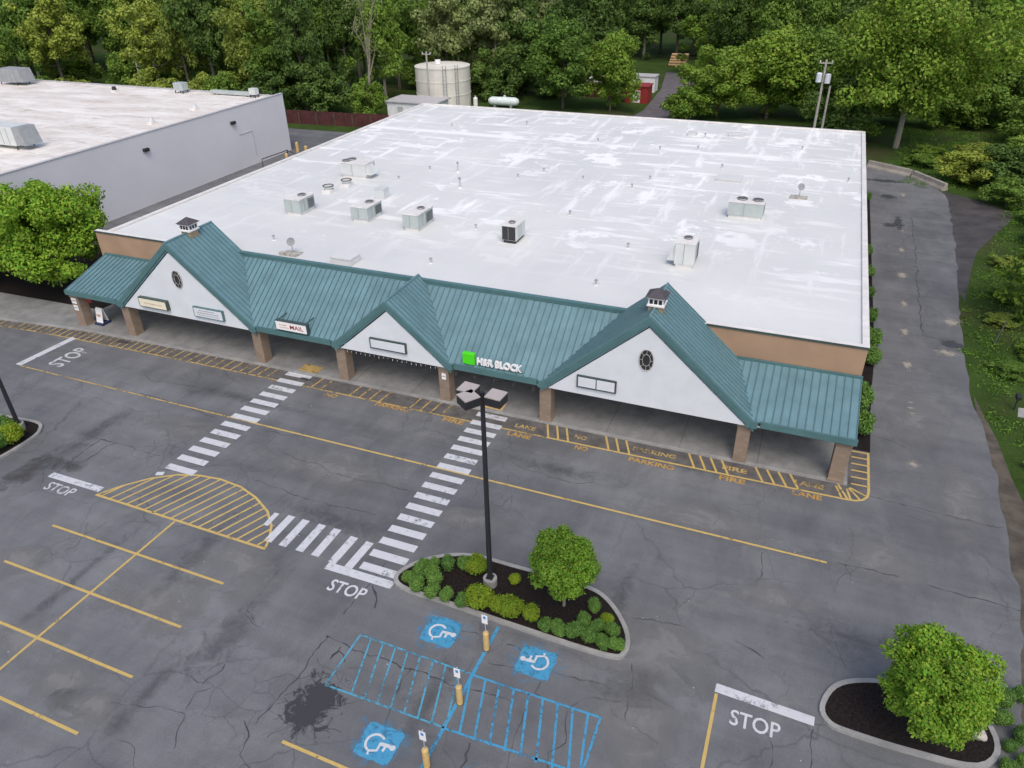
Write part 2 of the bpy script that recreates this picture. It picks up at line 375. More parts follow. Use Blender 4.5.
def bevel(o, w=0.03, seg=2):
    b = o.modifiers.new('bevel', 'BEVEL'); b.width = w; b.segments = seg; b.limit_method = 'ANGLE'; return o
def copy_tree(o, parent=None):
    c = o.copy(); COL.objects.link(c); c.parent = parent
    for ch in list(o.children): copy_tree(ch, c)
    return c
_tcache = {}
def text_mesh(txt, size, off=0.0, depth=0.0, sx=1.0):
    k = (txt, size, off, depth, sx)
    cu_ = bpy.data.curves.new('lettering', 'FONT'); cu_.body = txt; cu_.size = size; cu_.offset = off; cu_.extrude = depth
    cu_.align_x = 'CENTER'; cu_.align_y = 'CENTER'; cu_.resolution_u = 3
    o = bpy.data.objects.new('tmp', cu_); COL.objects.link(o)
    dg = bpy.context.evaluated_depsgraph_get(); me = bpy.data.meshes.new_from_object(o.evaluated_get(dg))
    COL.objects.unlink(o); bpy.data.objects.remove(o)
    return me
def text(name, txt, loc, xdir, ydir, width, height, mat, parent, depth=0.0, off=0.02, label=None):
    me = text_mesh(txt, 1.0, off, depth)
    co = np.zeros(len(me.vertices)*3); me.vertices.foreach_get('co', co); co = co.reshape(-1, 3)
    mn, mxx = co.min(0), co.max(0); c = (mn+mxx)/2; s = (mxx-mn); 
    X, Y = Vector(xdir).normalized(), Vector(ydir).normalized(); Z = X.cross(Y)
    L = Vector(loc)-org(parent)
    out = []
    for p in co:
        a = (p[0]-c[0])/s[0]*width; b = (p[1]-c[1])/s[1]*height; z = p[2]
        out += list(L+X*a+Y*b+Z*z)
    me.vertices.foreach_set('co', out); me.materials.clear(); me.materials.append(mat); me.update()
    o = bpy.data.objects.new(name, me); COL.objects.link(o); o.parent = parent
    if label: o['label'] = label
    return o

# ------------------------------------------------------------------ ground, lot and roads
Z_A, Z_C, Z_P = 0.010, 0.014, 0.018
b = MB()
b.quad((-420, -80, 0), (260, -80, 0), (260, 520, 0), (-420, 520, 0))
tag(b.build('ground', M['grass']), kind='structure')
edge = [(10.2, -40), (10.6, 15), (10.9, 21.2), (11.6, 26), (12.15, 30.2), (12.06, 32.8), (12.26, 37.6), (12.4, 42.4), (12.25, 46), (12.0, 48.3), (12.2, 55.1), (12.5, 60), (12.88, 64.4), (13.5, 74), (13.95, 82.3), (14.25, 90), (14.2, 94.6), (12.9, 98.6), (10.6, 101.3), (6.2, 104.3), (0, 105.5), (-8, 103.5), (-20, 101.2), (-150, 98.5)]
# roughen the broken asphalt edge
ed2 = []
for i in range(len(edge)-1):
    a, c = Vector(edge[i]+(0,)), Vector(edge[i+1]+(0,)); n_ = max(1, int((c-a).length/0.8)) if i < 16 else 2
    for k in range(n_):
        q = a.lerp(c, k/n_); j = 0.12 if 1 < i < 16 else 0
        ed2.append((q.x+rnd.uniform(-j, j), q.y))
ed2.append(edge[-1])
b = MB(); b.quad(*[(x, y, Z_A) for x, y in ed2+[(-150, -40)]])
LOT = tag(b.build('parking_lot', M['asphalt']), kind='structure')
b = MB(); b.quad(*[(x, y, 0.005) for x, y in [(13.2, 64), (14.5, 72), (15.4, 76.5), (17.3, 81.5), (19.6, 87), (20.2, 90), (18.2, 92.6), (14.2, 96), (13.5, 94), (13.3, 82), (12.6, 70)]])
tag(b.build('dirt_turnout', M['dirt']), kind='structure')
sh = [(12.2, 48.5), (12.5, 46.2), (12.9, 43.5), (13.1, 40), (13.5, 36.5), (13.8, 33), (14.0, 29), (13.5, 25), (13, 20), (9.5, 20), (10.8, 24), (11.9, 30), (11.9, 36), (12.0, 44)]
b = MB(); b.quad(*[(x, y, 0.006) for x, y in sh]); tag(b.build('dirt_shoulder', M['shoulder']), kind='structure')
b = MB(); b.quad(*[(x, y, 0.006) for x, y in [(-31.5, 104), (-24.5, 104), (-23.5, 125), (-23, 150), (-27, 170), (-33, 170), (-29.8, 150), (-28.5, 130)]])
tag(b.build('gravel_drive', M['gravel']), kind='structure')
b = MB(); b.quad(*[(x, y, 0.008) for x, y in [(14.4, 46.8), (16.8, 46.9), (16.9, 48.2), (14.6, 48.0)]])
tag(b.build('concrete_path', M['kerb']), kind='structure')

# painted markings -------------------------------------------------
LZ = [0]
def line(b, a, c, w, z=Z_P):
    LZ[0] = (LZ[0]+1) % 7; z += (LZ[0]+1)*0.0006
    a, c = Vector((a[0], a[1], z)), Vector((c[0], c[1], z)); t = (c-a).normalized(); s = Vector((-t.y, t.x, 0))*w/2
    b.quad(a-s, c-s, c+s, a+s); return b
def poly_line(b, pts, w, z=Z_P):
    P_ = [Vector((p[0], p[1], z)) for p in pts]; L, Rr = [], []
    for i, p in enumerate(P_):
        t = (P_[min(i+1, len(P_)-1)]-P_[max(i-1, 0)]).normalized(); s = Vector((-t.y, t.x, 0))*w/2
        L.append(p+s); Rr.append(p-s)
    for i in range(len(P_)-1): b.quad(Rr[i], Rr[i+1], L[i+1], L[i])
    return b
# lane line, stop bars
b = MB(); poly_line(b, [(-50.2, 29.72), (-30, 29.62)], 0.12); b.build('lane_line', M['yellow_worn'], LOT, 'faded left stretch of the yellow lane line')
b = MB(); poly_line(b, [(-30, 29.62), (-12, 29.58), (3.95, 29.55)], 0.13)
b.build('lane_line', M['yellow'], LOT, 'long thin yellow line along the lane in front of the stores')
b = MB(); line(b, (-50.55, 29.75), (-50.25, 34.3), 0.55); b.build('stop_line', M['white'], LOT, 'white stop bar reaching the kerb at the far left')
b = MB(); line(b, (-37.25, 21.25), (-33.4, 21.25), 0.42); b.build('stop_line', M['white'], LOT, 'white stop bar left of the yellow hatched island')
b = MB(); line(b, (0.08, 20.68), (3.82, 20.5), 0.42); b.build('stop_line', M['white'], LOT, 'white stop bar beside the right planting bed')
b = MB(); line(b, (0.15, 20.4), (0.12, 8), 0.13); b.build('stall_line', M['yellow'], LOT, 'yellow line under the right stop bar')
UPX, UPY = (1, 0, 0), (0, 1, 0)
text('stop_lettering', 'STOP', (-16.62, 19.85, Z_P), UPX, UPY, 1.92, 0.72, M['white'], LOT, off=0.015, label='white STOP lettering before the L-shaped crosswalk')
text('stop_lettering', 'STOP', (-35.6, 20.48, Z_P), UPX, UPY, 2.0, 0.66, M['white_worn'], LOT, off=0.012, label='white STOP lettering beside the yellow hatched island')
text('stop_lettering', 'STOP', (1.72, 19.58, Z_P), UPX, UPY, 1.85, 0.70, M['white'], LOT, off=0.012, label='white STOP lettering beside the right planting bed')
text('stop_lettering', 'STOP', (-48.0, 31.9, Z_P), UPY, (-1, 0, 0), 2.7, 1.35, M['white_worn'], LOT, off=0.02, label='faded white STOP lettering turned sideways near the kerb')
# crosswalks
b = MB()
for i in range(13):
    y = 24.27+i*0.937; line(b, (-31.55, y), (-29.55, y), 0.47)
line(b, (-31.62, 23.45), (-31.2, 23.62), 0.3)
b.build('crosswalk', M['white'], LOT, 'left ladder crosswalk running from the hatched island to the kerb')
b = MB()
for i in range(16):
    y = 21.45+i*0.935; x0 = -16.85-(y-21.35)*0.01; line(b, (x0, y), (x0+2.0, y), 0.47)
line(b, (-18.4, 20.82), (-14.78, 20.82), 0.46)
line(b, (-18.28, 21.06), (-18.2, 23.0), 0.44); line(b, (-17.35, 21.06), (-17.27, 22.95), 0.44)
for x in (-22.15, -21.25, -20.25, -19.33): line(b, (x, 21.15), (x+0.0, 23.2), 0.44)
line(b, (-23.0, 22.1), (-23.02, 23.1), 0.3, Z_P+0.007)
b.build('crosswalk', M['white'], LOT, 'right L-shaped ladder crosswalk beside the shrub bed')
# yellow hatched island
hp = [(-33.3, 20.85), (-32.6, 21.9), (-31.6, 23.0), (-30.4, 23.8), (-29.2, 24.2), (-27.8, 24.35), (-26.3, 24.2), (-24.9, 23.75), (-23.6, 23.05), (-22.7, 22.2), (-22.2, 21.4), (-21.95, 20.7)]
b = MB(); poly_line(b, hp, 0.13); line(b, (-33.35, 20.83), (-21.9, 20.68), 0.14)
def top_at(x):
    for (x0, y0), (x1, y1) in zip(hp, hp[1:]):
        if x0 <= x <= x1: return y0+(y1-y0)*(x-x0)/(x1-x0)
    return None
x = -33.0
while x < -22.1:
    best = None
    for k in range(1, 80):
        t = k*0.05; xx, yy = x+t*0.42, 20.75+t; ty = top_at(xx)
        if ty is None or yy > ty: break
        best = (xx, yy)
    if best: line(b, (x, 20.78), best, 0.11)
    x += 0.62
b.build('hatched_marking', M['yellow'], LOT, 'yellow hatched dome-shaped island marking')
b = MB(); line(b, (-27.65, 20.65), (-27.95, 4), 0.13)
for y in (18.1, 15.35, 12.58, 9.87, 7.1): line(b, (-33.45, y+0.05), (-22.3, y-0.03), 0.13)
b.build('stall_lines', M['yellow'], LOT, 'yellow parking stall lines at lower left')
b = MB(); line(b, (-14.76, 12.42), (-10.2, 12.35), 0.13); b.build('stall_line', M['yellow'], LOT, 'short yellow line below the dark tar stain')
# accessible bays
b = MB(); line(b, (-14.65, 15.15), (-14.65, 17.8), 0.085); line(b, (-14.65, 17.82), (-9.3, 17.72), 0.085); line(b, (-14.65, 15.12), (-9.3, 15.15), 0.085)
x = -14.1
while x < -9.5:
    line(b, (x, 17.75), (x+0.66, 15.15), 0.08); x += 0.6
b.build('access_hatching', M['blue_worn'], LOT, 'faded blue hatching left of the blue centre line')
b = MB(); line(b, (-9.3, 17.7), (-3.85, 17.72), 0.10); line(b, (-9.3, 15.12), (-3.85, 15.3), 0.10); line(b, (-3.85, 15.0), (-3.85, 17.72), 0.10)
x = -9.3
while x < -4.3:
    line(b, (x, 17.7), (min(x+0.66, -3.9), 15.1), 0.10); x += 0.62
b.build('access_hatching', M['blue'], LOT, 'bright blue hatching right of the blue centre line')
b = MB(); line(b, (-9.22, 20.35), (-9.5, 5), 0.15); b.build('centre_line', M['blue'], LOT, 'blue centre line between the accessible bays')
M['overspray'] = stain('blue_overspray', (0.045, 0.36, 0.66), 0.25, 1.1, 2.0, 0.6)
def patch_blue(cx, cy):
    b = MB(); b.quad(*[(cx+1.5*math.cos(2*PI*i/24), cy+1.3*math.sin(2*PI*i/24), Z_P-0.001) for i in range(24)]); b.build('paint_overspray', M['overspray'], LOT)
# wheelchair emblems on blue squares
def emblem(cx, cy, rot, label, half=0.76):
    patch_blue(cx, cy)
    ca, sa = math.cos(rot), math.sin(rot)
    def tr(p): return (cx+(p[0]*ca-p[1]*sa), cy+(p[0]*sa+p[1]*ca))
    b = MB(); n = 40; pts = []
    for i in range(n):
        t = 2*PI*i/n; k = half/max(abs(math.cos(t)), abs(math.sin(t)))*1.0; k = min(k, half*1.36); k *= 1+rnd.uniform(-0.045, 0.045)
        pts.append((cx+k*math.cos(t), cy+k*0.92*math.sin(t)))
    b.quad(*[(p[0], p[1], Z_P) for p in pts])
    pad = b.build('blue_square', M['blue'], LOT, label)
    b = MB(); z = Z_P+0.004; w_ = 0.10; s = 0.72
    def L(pts, w=w_): poly_line(b, [tr((x*s, y*s-0.15)) for x, y in pts], w, z)
    hc = tr((0.0, 1.0*s-0.15)); b.quad(*[(hc[0]+0.12*math.cos(2*PI*i/12), hc[1]+0.12*math.sin(2*PI*i/12), z) for i in range(12)])
    L([(-0.02, 0.84), (0.02, 0.3)], 0.14); z += 0.002
    L([(0.0, 0.62), (0.36, 0.6)]); z += 0.002
    L([(-0.04, 0.3), (0.42, 0.3), (0.58, -0.1), (0.78, -0.04)]); z += 0.002
    L([(0.1+0.5*math.cos(R(a)), 0.02+0.5*math.sin(R(a))) for a in range(135, 345, 12)])
    b.build('wheelchair_symbol', M['white'], pad)
emblem(-11.45, 19.25, -PI/2, 'blue wheelchair square nearest the crosswalk')
emblem(-7.05, 19.2, PI/2, 'blue wheelchair square between the sign post and the shrub bed')
emblem(-11.3, 13.7, -PI/2, 'blue wheelchair square below the faded hatching')
emblem(-7.05, 13.25, PI/2, 'blue wheelchair square partly cut by the bottom of the view')

# fire-lane strip ---------------------------------------------------
inner = [(-72, 32.9), (-66, 33.75), (-62, 34.15), (-58.6, 34.55), (-54, 35.05), (-50, 35.42), (-42, 35.62), (-33.8, 35.76), (-20, 35.88), (-12, 35.96), (-1, 36.0), (4.75, 36.05)]
outer = [(-72, 32.1), (-66, 32.9), (-62, 33.4), (-58, 33.75), (-54, 34.05), (-50, 34.2), (-42, 34.38), (-33.4, 34.48), (-20, 34.5), (-12, 34.58), (-1, 34.72), (4.6, 34.8)]
def lerpl(pl, x):
    for (x0, y0), (x1, y1) in zip(pl, pl[1:]):
        if x0 <= x <= x1: return y0+(y1-y0)*(x-x0)/(x1-x0)
    return pl[-1][1]
corner = [(5.2, 34.86), (5.55, 35.05), (5.78, 35.4), (5.85, 35.9), (5.85, 39.6)]
b = MB(); b.quad(*[(x, y, Z_C) for x, y in outer+corner+[(4.75, 39.6), (4.75, 36.05)]+inner[-2::-1]])
b.build('kerb_strip', M['strip'], LOT, 'dark strip of old pavement along the kerb')
bw = MB(); poly_line(bw, [p for p in outer if p[0] <= -11], 0.13, Z_P); br_ = MB(); poly_line(br_, [p for p in outer if p[0] >= -12]+corner, 0.13, Z_P)
x = -66.0
while x < 4.3:                                   # hatch ticks, skipping the words and crosswalk mouths
    skip = any(a < x < c for a, c in ((-31.9, -29.2), (-17.6, -14.4), (-14.3, -12.9), (-10.9, -9.3), (-7.1, -4.2), (-1.9, -0.3), (2.0, 3.7), (-23.4, -21.3), (-18.9, -17.5), (-27.6, -26.3)))
    sl = 0.0 if x < -44 else 0.15 if x < -14 else -0.5
    b = bw if x < -14.4 else br_
    if not skip: line(b, (x-sl, lerpl(outer, x-sl)+0.06), (x+(0 if sl < 0 else 0), lerpl(inner, x)-0.04), 0.12) if sl >= 0 else line(b, (x, lerpl(inner, x)-0.04), (x+0.5, lerpl(outer, x+0.5)+0.06), 0.12)
    x += 0.62 if x < -44 else (0.75 if x < -14 else 0.62)
b = br_
for y in (36.3, 36.95, 37.6, 38.25, 38.9, 39.5): line(b, (4.95, y), (5.79, y+0.02), 0.12)
for a in ((4.75, 35.75, 4.95, 34.9), (4.85, 35.85, 5.4, 35.05), (4.9, 35.9, 5.7, 35.45), (4.2, 35.8, 4.5, 34.9)): line(b, a[:2], a[2:], 0.11)
b.build('kerb_hatching', M['yellow'], LOT, 'bright yellow hatching and edge line at the right end of the kerb')
bw.build('kerb_hatching', M['yellow_worn'], LOT, 'worn dull yellow hatching along the left length of the kerb')
for wd, x, y, wdt in (('LANE', -13.6, 35.15, 1.3), ('NO', -10.1, 35.28, 0.75), ('PARKING', -5.65, 35.32, 2.5), ('FIRE', -1.1, 35.36, 1.35), ('LANE', 2.85, 35.4, 1.5)):
    text('kerb_lettering', wd, (x, y, Z_P+0.002), UPX, UPY, wdt, 0.40, M['yellow_worn'], LOT, off=0.03, label='faded yellow %s lettering inside the kerb strip' % wd)
for wd, x, y, wdt in (('NO', -26.95, 34.1, 0.9), ('PARKING', -22.4, 34.25, 2.5), ('FIRE', -18.05, 34.2, 1.4), ('LANE', -13.65, 34.2, 1.5), ('NO', -9.75, 34.25, 0.8), ('PARKING', -5.6, 34.25, 2.6), ('FIRE', -1.1, 34.36, 1.4), ('LANE', 2.8, 34.42, 1.5)):
    text('road_lettering', wd, (x, y, Z_P+0.005), UPX, UPY, wdt, 0.42, M['orange_worn'], LOT, off=0.03, label='yellow %s lettering on the road just outside the kerb line' % wd)
b = MB()
for i, y in enumerate((44.2, 44.9, 45.6, 46.3, 47.0)): line(b, (8.0, y), (8.75, y+0.05), 0.16)
b.build('faded_lettering', M['pale'], LOT, 'faded yellow strokes of old lettering on the side drive')

# cracks, stains ---------------------------------------------------
def crack_mesh(b, pts, w, rr, z=Z_C):
    P_ = [Vector((p[0], p[1], z)) for p in pts]; fine = []
    for a, c in zip(P_, P_[1:]):
        n_ = max(2, int((c-a).length/0.22)); t = (c-a).normalized(); s = Vector((-t.y, t.x, 0)); off = 0
        for k in range(n_):
            off = off*0.7+rr.uniform(-0.07, 0.07); fine.append(a.lerp(c, k/n_)+s*off)
    fine.append(P_[-1]); L, Q = [], []
    for i, p in enumerate(fine):
        t = (fine[min(i+1, len(fine)-1)]-fine[max(i-1, 0)]).normalized(); s = Vector((-t.y, t.x, 0))
        k = w*rr.uniform(0.12, 0.95)*0.42; L.append(p+s*k); Q.append(p-s*k)
    for i in range(len(fine)-1): b.quad(Q[i], Q[i+1], L[i+1], L[i])
def off4(l, ox, oy, s): return [(ox+a*s, oy+c*s) for a, c in l]
cr_px = [
 (off4([(285,335),(380,380),(480,420),(580,460),(700,495),(760,520),(860,555),(1020,600)], 256, 552, .25), .10),
 (off4([(285,335),(200,450),(90,590),(0,690)], 256, 552, .25), .10),
 (off4([(620,470),(590,510),(540,620),(505,720)], 256, 552, .25), .09),
 (off4([(530,30),(480,100),(430,160),(350,250)], 256, 552, .25), .09),
 (off4([(470,130),(480,180),(475,225)], 256, 552, .25), .22),
 (off4([(340,380),(290,430),(330,400),(355,440)], 256, 552, .25), .10),
 (off4([(220,280),(270,285),(310,305)], 400, 552, .28125), .08),
 (off4([(380,330),(430,350)], 400, 552, .28125), .10),
 (off4([(310,390),(360,405),(420,415),(560,430),(660,460),(750,490)], 400, 552, .28125), .08),
 (off4([(500,460),(480,500),(540,530),(600,560),(590,680),(530,710),(525,768)], 400, 552, .28125), .07),
 (off4([(600,560),(680,520),(790,530)], 400, 552, .28125), .06),
 (off4([(820,400),(815,500),(800,600)], 400, 552, .28125), .07),
 (off4([(830,235),(900,240),(1020,270)], 400, 552, .28125), .09),
 (off4([(450,530),(400,700),(380,768)], 400, 552, .28125), .07),
 (off4([(250,680),(230,740),(215,768)], 400, 552, .28125), .15),
 (off4([(20,280),(110,300),(200,310)], 256, 360, .25), .08),
 (off4([(110,370),(190,405),(260,420),(300,450),(400,480),(520,500),(640,530)], 256, 360, .25), .09),
 (off4([(0,480),(130,530),(290,580),(480,620)], 256, 360, .25), .07),
 (off4([(300,580),(250,650)], 256, 360, .25), .07),
 (off4([(390,540),(520,575),(640,600),(800,640),(940,670)], 768, 360, .25), .11),
 (off4([(550,625),(600,640),(650,650)], 768, 360, .25), .12),
 (off4([(350,40),(470,65),(580,90)], 736, 552, .28125), .10),
 (off4([(680,120),(850,165),(1020,210)], 736, 552, .28125), .10),
 (off4([(0,315),(60,345),(100,380)], 736, 552, .28125), .14),
 (off4([(90,600),(130,690),(120,768)], 736, 552, .28125), .06),
 (off4([(270,630),(265,768)], 736, 552, .28125), .07),
 (off4([(90,0),(95,80),(70,130)], 736, 552, .28125), .07),
 (off4([(570,150),(585,250),(595,350),(600,450),(615,620),(740,650)], 768, 180, .25), .14),
 (off4([(400,330),(500,325),(595,350)], 768, 180, .25), .10),
 (off4([(440,310),(550,350)], 768, 360, .25), .08),
 (off4([(225,450),(300,390),(400,320),(470,330),(420,350),(330,410)], 0, 360, .25), .12),
 (off4([(560,130),(640,155),(760,190),(860,230)], 0, 360, .25), .10),
 (off4([(300,290),(500,345),(640,385)], 0, 360, .25), .07),
 (off4([(580,60),(600,80),(720,100),(800,110)], 0, 360, .25), .08),
 (off4([(640,430),(720,470),(760,480),(700,500),(660,560)], 0, 552, .28125), .06),
 (off4([(395,535),(560,548),(660,580),(640,620),(620,700)], 0, 552, .28125), .07),
 (off4([(1000,60),(940,130),(880,200),(920,270),(850,210)], 0, 552, .28125), .06),
 (off4([(800,400),(770,440),(720,470)], 0, 552, .28125), .08),
 (off4([(870,600),(890,660),(855,720),(890,768)], 0, 552, .28125), .10),
 (off4([(0,50),(100,90),(230,130),(330,130)], 512, 450, .25), .06)]
rr = random.Random(3)
b = MB()
for pts, w_ in cr_px: crack_mesh(b, [tuple(G(*p)[:2]) for p in pts], w_, rr)
# root-like cracks round the tar stain
tc_ = G(314, 707)
for i in range(15):
    a = rr.uniform(0, 2*PI); p = [(tc_.x, tc_.y)]; l = rr.uniform(0.9, 2.2)
    q = (tc_.x, tc_.y)
    for k in range(5):
        a += rr.uniform(-0.7, 0.7); q = (q[0]+math.cos(a)*l/5, q[1]+math.sin(a)*l/5*1.1); p.append(q)
    crack_mesh(b, p, 0.045, rr)
for i in range(38):                                # smaller cracks scattered over the lot
    x, y = rr.uniform(-45, 10), rr.uniform(8, 34); a = rr.choice((0, PI/2, 0.2, 1.2))+rr.uniform(-0.3, 0.3); p = [(x, y)]
    for k in range(rr.randint(3, 8)):
        a += rr.uniform(-0.6, 0.6); x += math.cos(a)*0.5; y += math.sin(a)*0.5; p.append((x, y))
    crack_mesh(b, p, 0.036, rr)
b.build('pavement_cracks', M['crack'], LOT)
def patch(name, px, py, rx, ry, mat, rot=0, z=Z_C-0.001, pts=None, label=None, world=False):
    c = Vector((px, py, 0)) if world else G(px, py); b = MB(); q = []
    for i in range(28):
        t = 2*PI*i/28; k = 1.0
        x, y = rx*k*math.cos(t), ry*k*math.sin(t)
        q.append((c.x+x*math.cos(rot)-y*math.sin(rot), c.y+x*math.sin(rot)+y*math.cos(rot), z))
    b.quad(*q); return b.build(name, mat, LOT, label)
zz = Z_C-0.0015
patch('tar_stain', 312, 707, 1.6, 2.2, M['tar'], z=Z_C+0.001, label='dark tar stain with ragged edges')
patch('damp_stain', 30, 470, 3.4, 1.1, M['damp'], 1.25)
patch('damp_stain', 70, 465, 1.6, 0.8, M['damp'], 0.5, z=zz)
patch('dark_repair', 890, 225, 1.1, 1.2, M['fresh']); patch('dark_repair', 899, 223, 0.6, 3.4, M['fresh'], z=zz)
patch('dark_repair', 888, 197, 1.3, 1.3, M['fresh'], z=zz); patch('dark_repair', 885, 181, 3.2, 1.0, M['fresh'])
patch('dark_repair', 952, 345, 1.4, 0.8, M['fresh'], z=zz)
for q in ((903,195,.35,1.0),(901,231,.4,.8),(902,250,.4,.7),(902,275,.45,.9),(904,304,.35,.8),(905,332,.4,.8),(907,365,.35,.7),(913,464,.35,.5),(947,353,.8,.5),(952,322,.8,.9)): patch('pale_wear', q[0], q[1], q[2]*1.3, q[3]*1.3, M['pale'], z=zz)
for q in ((150,600,4,2),(60,680,2.5,1.6),(650,650,4,3),(240,560,3,2.5),(640,720,2.5,3),(880,560,3,2.5),(330,470,6,2),(700,520,5,1.5),(915,420,2,5),(960,500,2,5),(80,710,2,1),(190,430,5,1.4)):
    patch('worn_patch', *q[:4], M['palegrey'], rr.uniform(-.4, .4), z=Z_A+0.002)
for q in ((75,580,.5,6,.0),(190,560,.7,5,.1),(150,690,.6,4,0),(225,640,1.2,4,.1),(330,520,5,1,0),(700,470,7,.8,0),(560,470,5,.7,0),(250,400,6,.8,0),(620,600,.7,3,0),(860,640,4,1,.1),(430,700,.8,3,0),(100,430,1,4,.2)):
    patch('dark_streak', *q[:4], M['streak'], q[4], z=Z_A+0.0026)
for q in ((30,640,2.2,1.4),(95,705,1.6,.8),(180,610,1.2,2.2),(120,600,1.4,.9),(215,520,1,1.5),(250,590,1.2,2.4),(20,560,2,1),(470,520,3,1),(780,600,3,1.2)):
    patch('worn_patch', *q, M['palegrey'], rr.uniform(-.4, .4), z=Z_A+0.0032)
patch('drain_hole', 125, 342, 1.1, 0.35, M['fresh'], z=Z_P+0.006, label='dark sunken spot in the kerb strip')
patch('drain_hole', 305, 379, 0.8, 0.25, M['fresh'], z=Z_P+0.006)
patch('drain_hole', 505, 419, 0.01, 0.01, M['fresh'], z=Z_P+0.006)
# litter-sized pale flecks
b = MB()
for i in range(70):
    x, y = rr.uniform(-45, 11), rr.uniform(8, 34); s = rr.uniform(0.02, 0.05); b.quad((x, y, Z_P), (x+s, y, Z_P), (x+s, y+s, Z_P), (x, y+s, Z_P))
b.build('pale_specks', M['white'], LOT)

# sidewalk -------------------------------------------------------------
sw = inner + [(4.75, 41.2), (-52.0, 41.2), (-52.2, 38.6), (-72, 38.0)]
b = MB(); b.prism(sw, 0.0, 0.13)
SW = tag(b.build('sidewalk', M['concrete']), kind='structure')
b = MB()
for (x0, y0), (x1, y1) in zip(inner, inner[1:]):
    b.hull8([(x0, y0-0.02, 0.0), (x1, y1-0.02, 0.0), (x1, y1+0.16, 0.0), (x0, y0+0.16, 0.0), (x0, y0-0.02, 0.136), (x1, y1-0.02, 0.136), (x1, y1+0.16, 0.136), (x0, y0+0.16, 0.136)])
b.build('kerb', M['kerb'], SW)
b = MB(); b.box(-30.9, 36.0, 0.14, -29.4, 36.9, 0.146); b.build('tactile_mat', M['yellow_worn'], SW, 'yellow tactile mat beneath the MAIL sign')
b = MB(); b.box(-17.2, 36.15, 0.14, -15.6, 37.0, 0.146); b.build('tactile_mat', M['bolyellow'], SW, 'yellow tactile mat behind the tall lamp')
b = MB(); b.quad(*[(x, y, 0.02) for x, y in [(-80, 37.9), (-52.3, 38.65), (-52.1, 48), (-56, 50), (-80, 50)]])
tag(b.build('mulch_ground', M['mulch']), kind='structure')
b = MB(); b.prism([(4.66, 39.72), (5.95, 39.72), (6.05, 46), (6.35, 52), (6.35, 92), (4.66, 92)], 0.0, 0.03)
tag(b.build('side_mulch_bed', M['mulch']), kind='structure')

# ------------------------------------------------------------------ main store building
B = thing('strip_mall', 'long white-roofed strip of stores with teal metal canopy and three gables', 'building', (-23.3, 41, 0))
XL, XR, YF, YB, ZR = -51.1, 4.54, 40.3, 94.4, 6.35
b = MB(); b.box(XL, YF+0.3, 0, XL+0.3, YB, ZR-0.15); b.box(XR-0.3, YF+0.3, 0, XR, YB, ZR-0.15); b.box(XL+0.3, YB-0.3, 0, XR-0.3, YB, ZR-0.15)
b.build('wall', M['brick'], B)
b = MB(); b.box(-52.1, YF, 0, XR, YF+0.3, 6.2); b.build('front_wall', M['eifs'], B, 'tan upper front wall above the canopy')
# roof sheet as a fine grid with slight unevenness, and a raised edge
b = MB(); nx, ny = 40, 40; x0, x1, y0, y1 = XL+0.3, XR-0.3, YF+0.3, YB-0.3
for i in range(nx+1):
    for j in range(ny+1):
        e = 0 if i in (0, nx) or j in (0, ny) else rr.uniform(-0.012, 0.012)
        b.v.append((x0+(x1-x0)*i/nx, y0+(y1-y0)*j/ny, ZR-0.17+e))
for i in range(nx):
    for j in range(ny):
        k = i*(ny+1)+j; b.f.append((k, k+ny+1, k+ny+2, k+1)); b.m.append(0)
ROOF = b.build('roof', M['membrane'], B, smooth=True)
b = MB()
b.box(XL-0.03, YF-0.02, ZR-0.149, XL+0.32, YB, ZR-0.02); b.box(XR-0.32, YF-0.02, ZR-0.149, XR+0.05, YB, ZR-0.02); b.box(XL+0.32, YB-0.32, ZR-0.149, XR-0.32, YB+0.03, ZR-0.02)
b.box(XL+0.32, YF-0.03, ZR-0.149, XR-0.32, YF+0.32, ZR-0.02); b.box(-52.15, YF-0.03, ZR-0.149, XL-0.03, YF+0.32, ZR-0.02)
b.build('roof_edge', M['hvac_top'], ROOF)
for x0, x1 in ((-52.2, -42.5), (-4.2, XR+0.07)):
    b = MB(); b.box(x0, YF-0.07, ZR-0.15, x1, YF-0.031, ZR-0.03); b.build('metal_edging', M['bronze'], B)
# canopy ----------------------------------------------------------------
YE, ZE = 35.85, 3.12            # eave line
def canopy(name, xa, xb, ztop, gap_l=0, gap_r=0, label=None):
    b = MB(); sl = (ztop-ZE)/(YF-YE)
    b.hull8([(xa, YE, ZE-0.10), (xb, YE, ZE-0.10), (xb, YF-0.08, ztop-0.10), (xa, YF-0.08, ztop-0.10), (xa, YE, ZE), (xb, YE, ZE), (xb, YF-0.08, ztop), (xa, YF-0.08, ztop)])
    b.cur = 1; n_ = int(round((xb-xa)/0.42))
    for i in range(n_+1):
        x = xa+0.03+(xb-xa-0.06)*i/n_
        b.hull8([(x-0.03, YE, ZE+0.002), (x+0.03, YE, ZE+0.002), (x+0.03, YF-0.10, ztop-0.01), (x-0.03, YF-0.10, ztop-0.01), (x-0.02, YE, ZE+0.07), (x+0.02, YE, ZE+0.07), (x+0.02, YF-0.10, ztop+0.06), (x-0.02, YF-0.10, ztop+0.06)])
    o = b.build(name, [M['teal'], M['teal_rib']], B, label)
    b = MB(); b.box(xa, YF-0.2, ztop-0.02, xb, YF-0.072, ztop+0.12); b.build('flashing', M['teal_trim'], o)
    return o
canopy('canopy_roof', -51.6, -40.5, 4.45, label='ribbed teal canopy at the far left end')
canopy('canopy_roof', -39.9, -6.9, 6.22, label='ribbed teal canopy between the two large gables')
canopy('canopy_roof', -6.4, 4.62, 4.45, label='ribbed teal canopy at the right end')
b = MB()
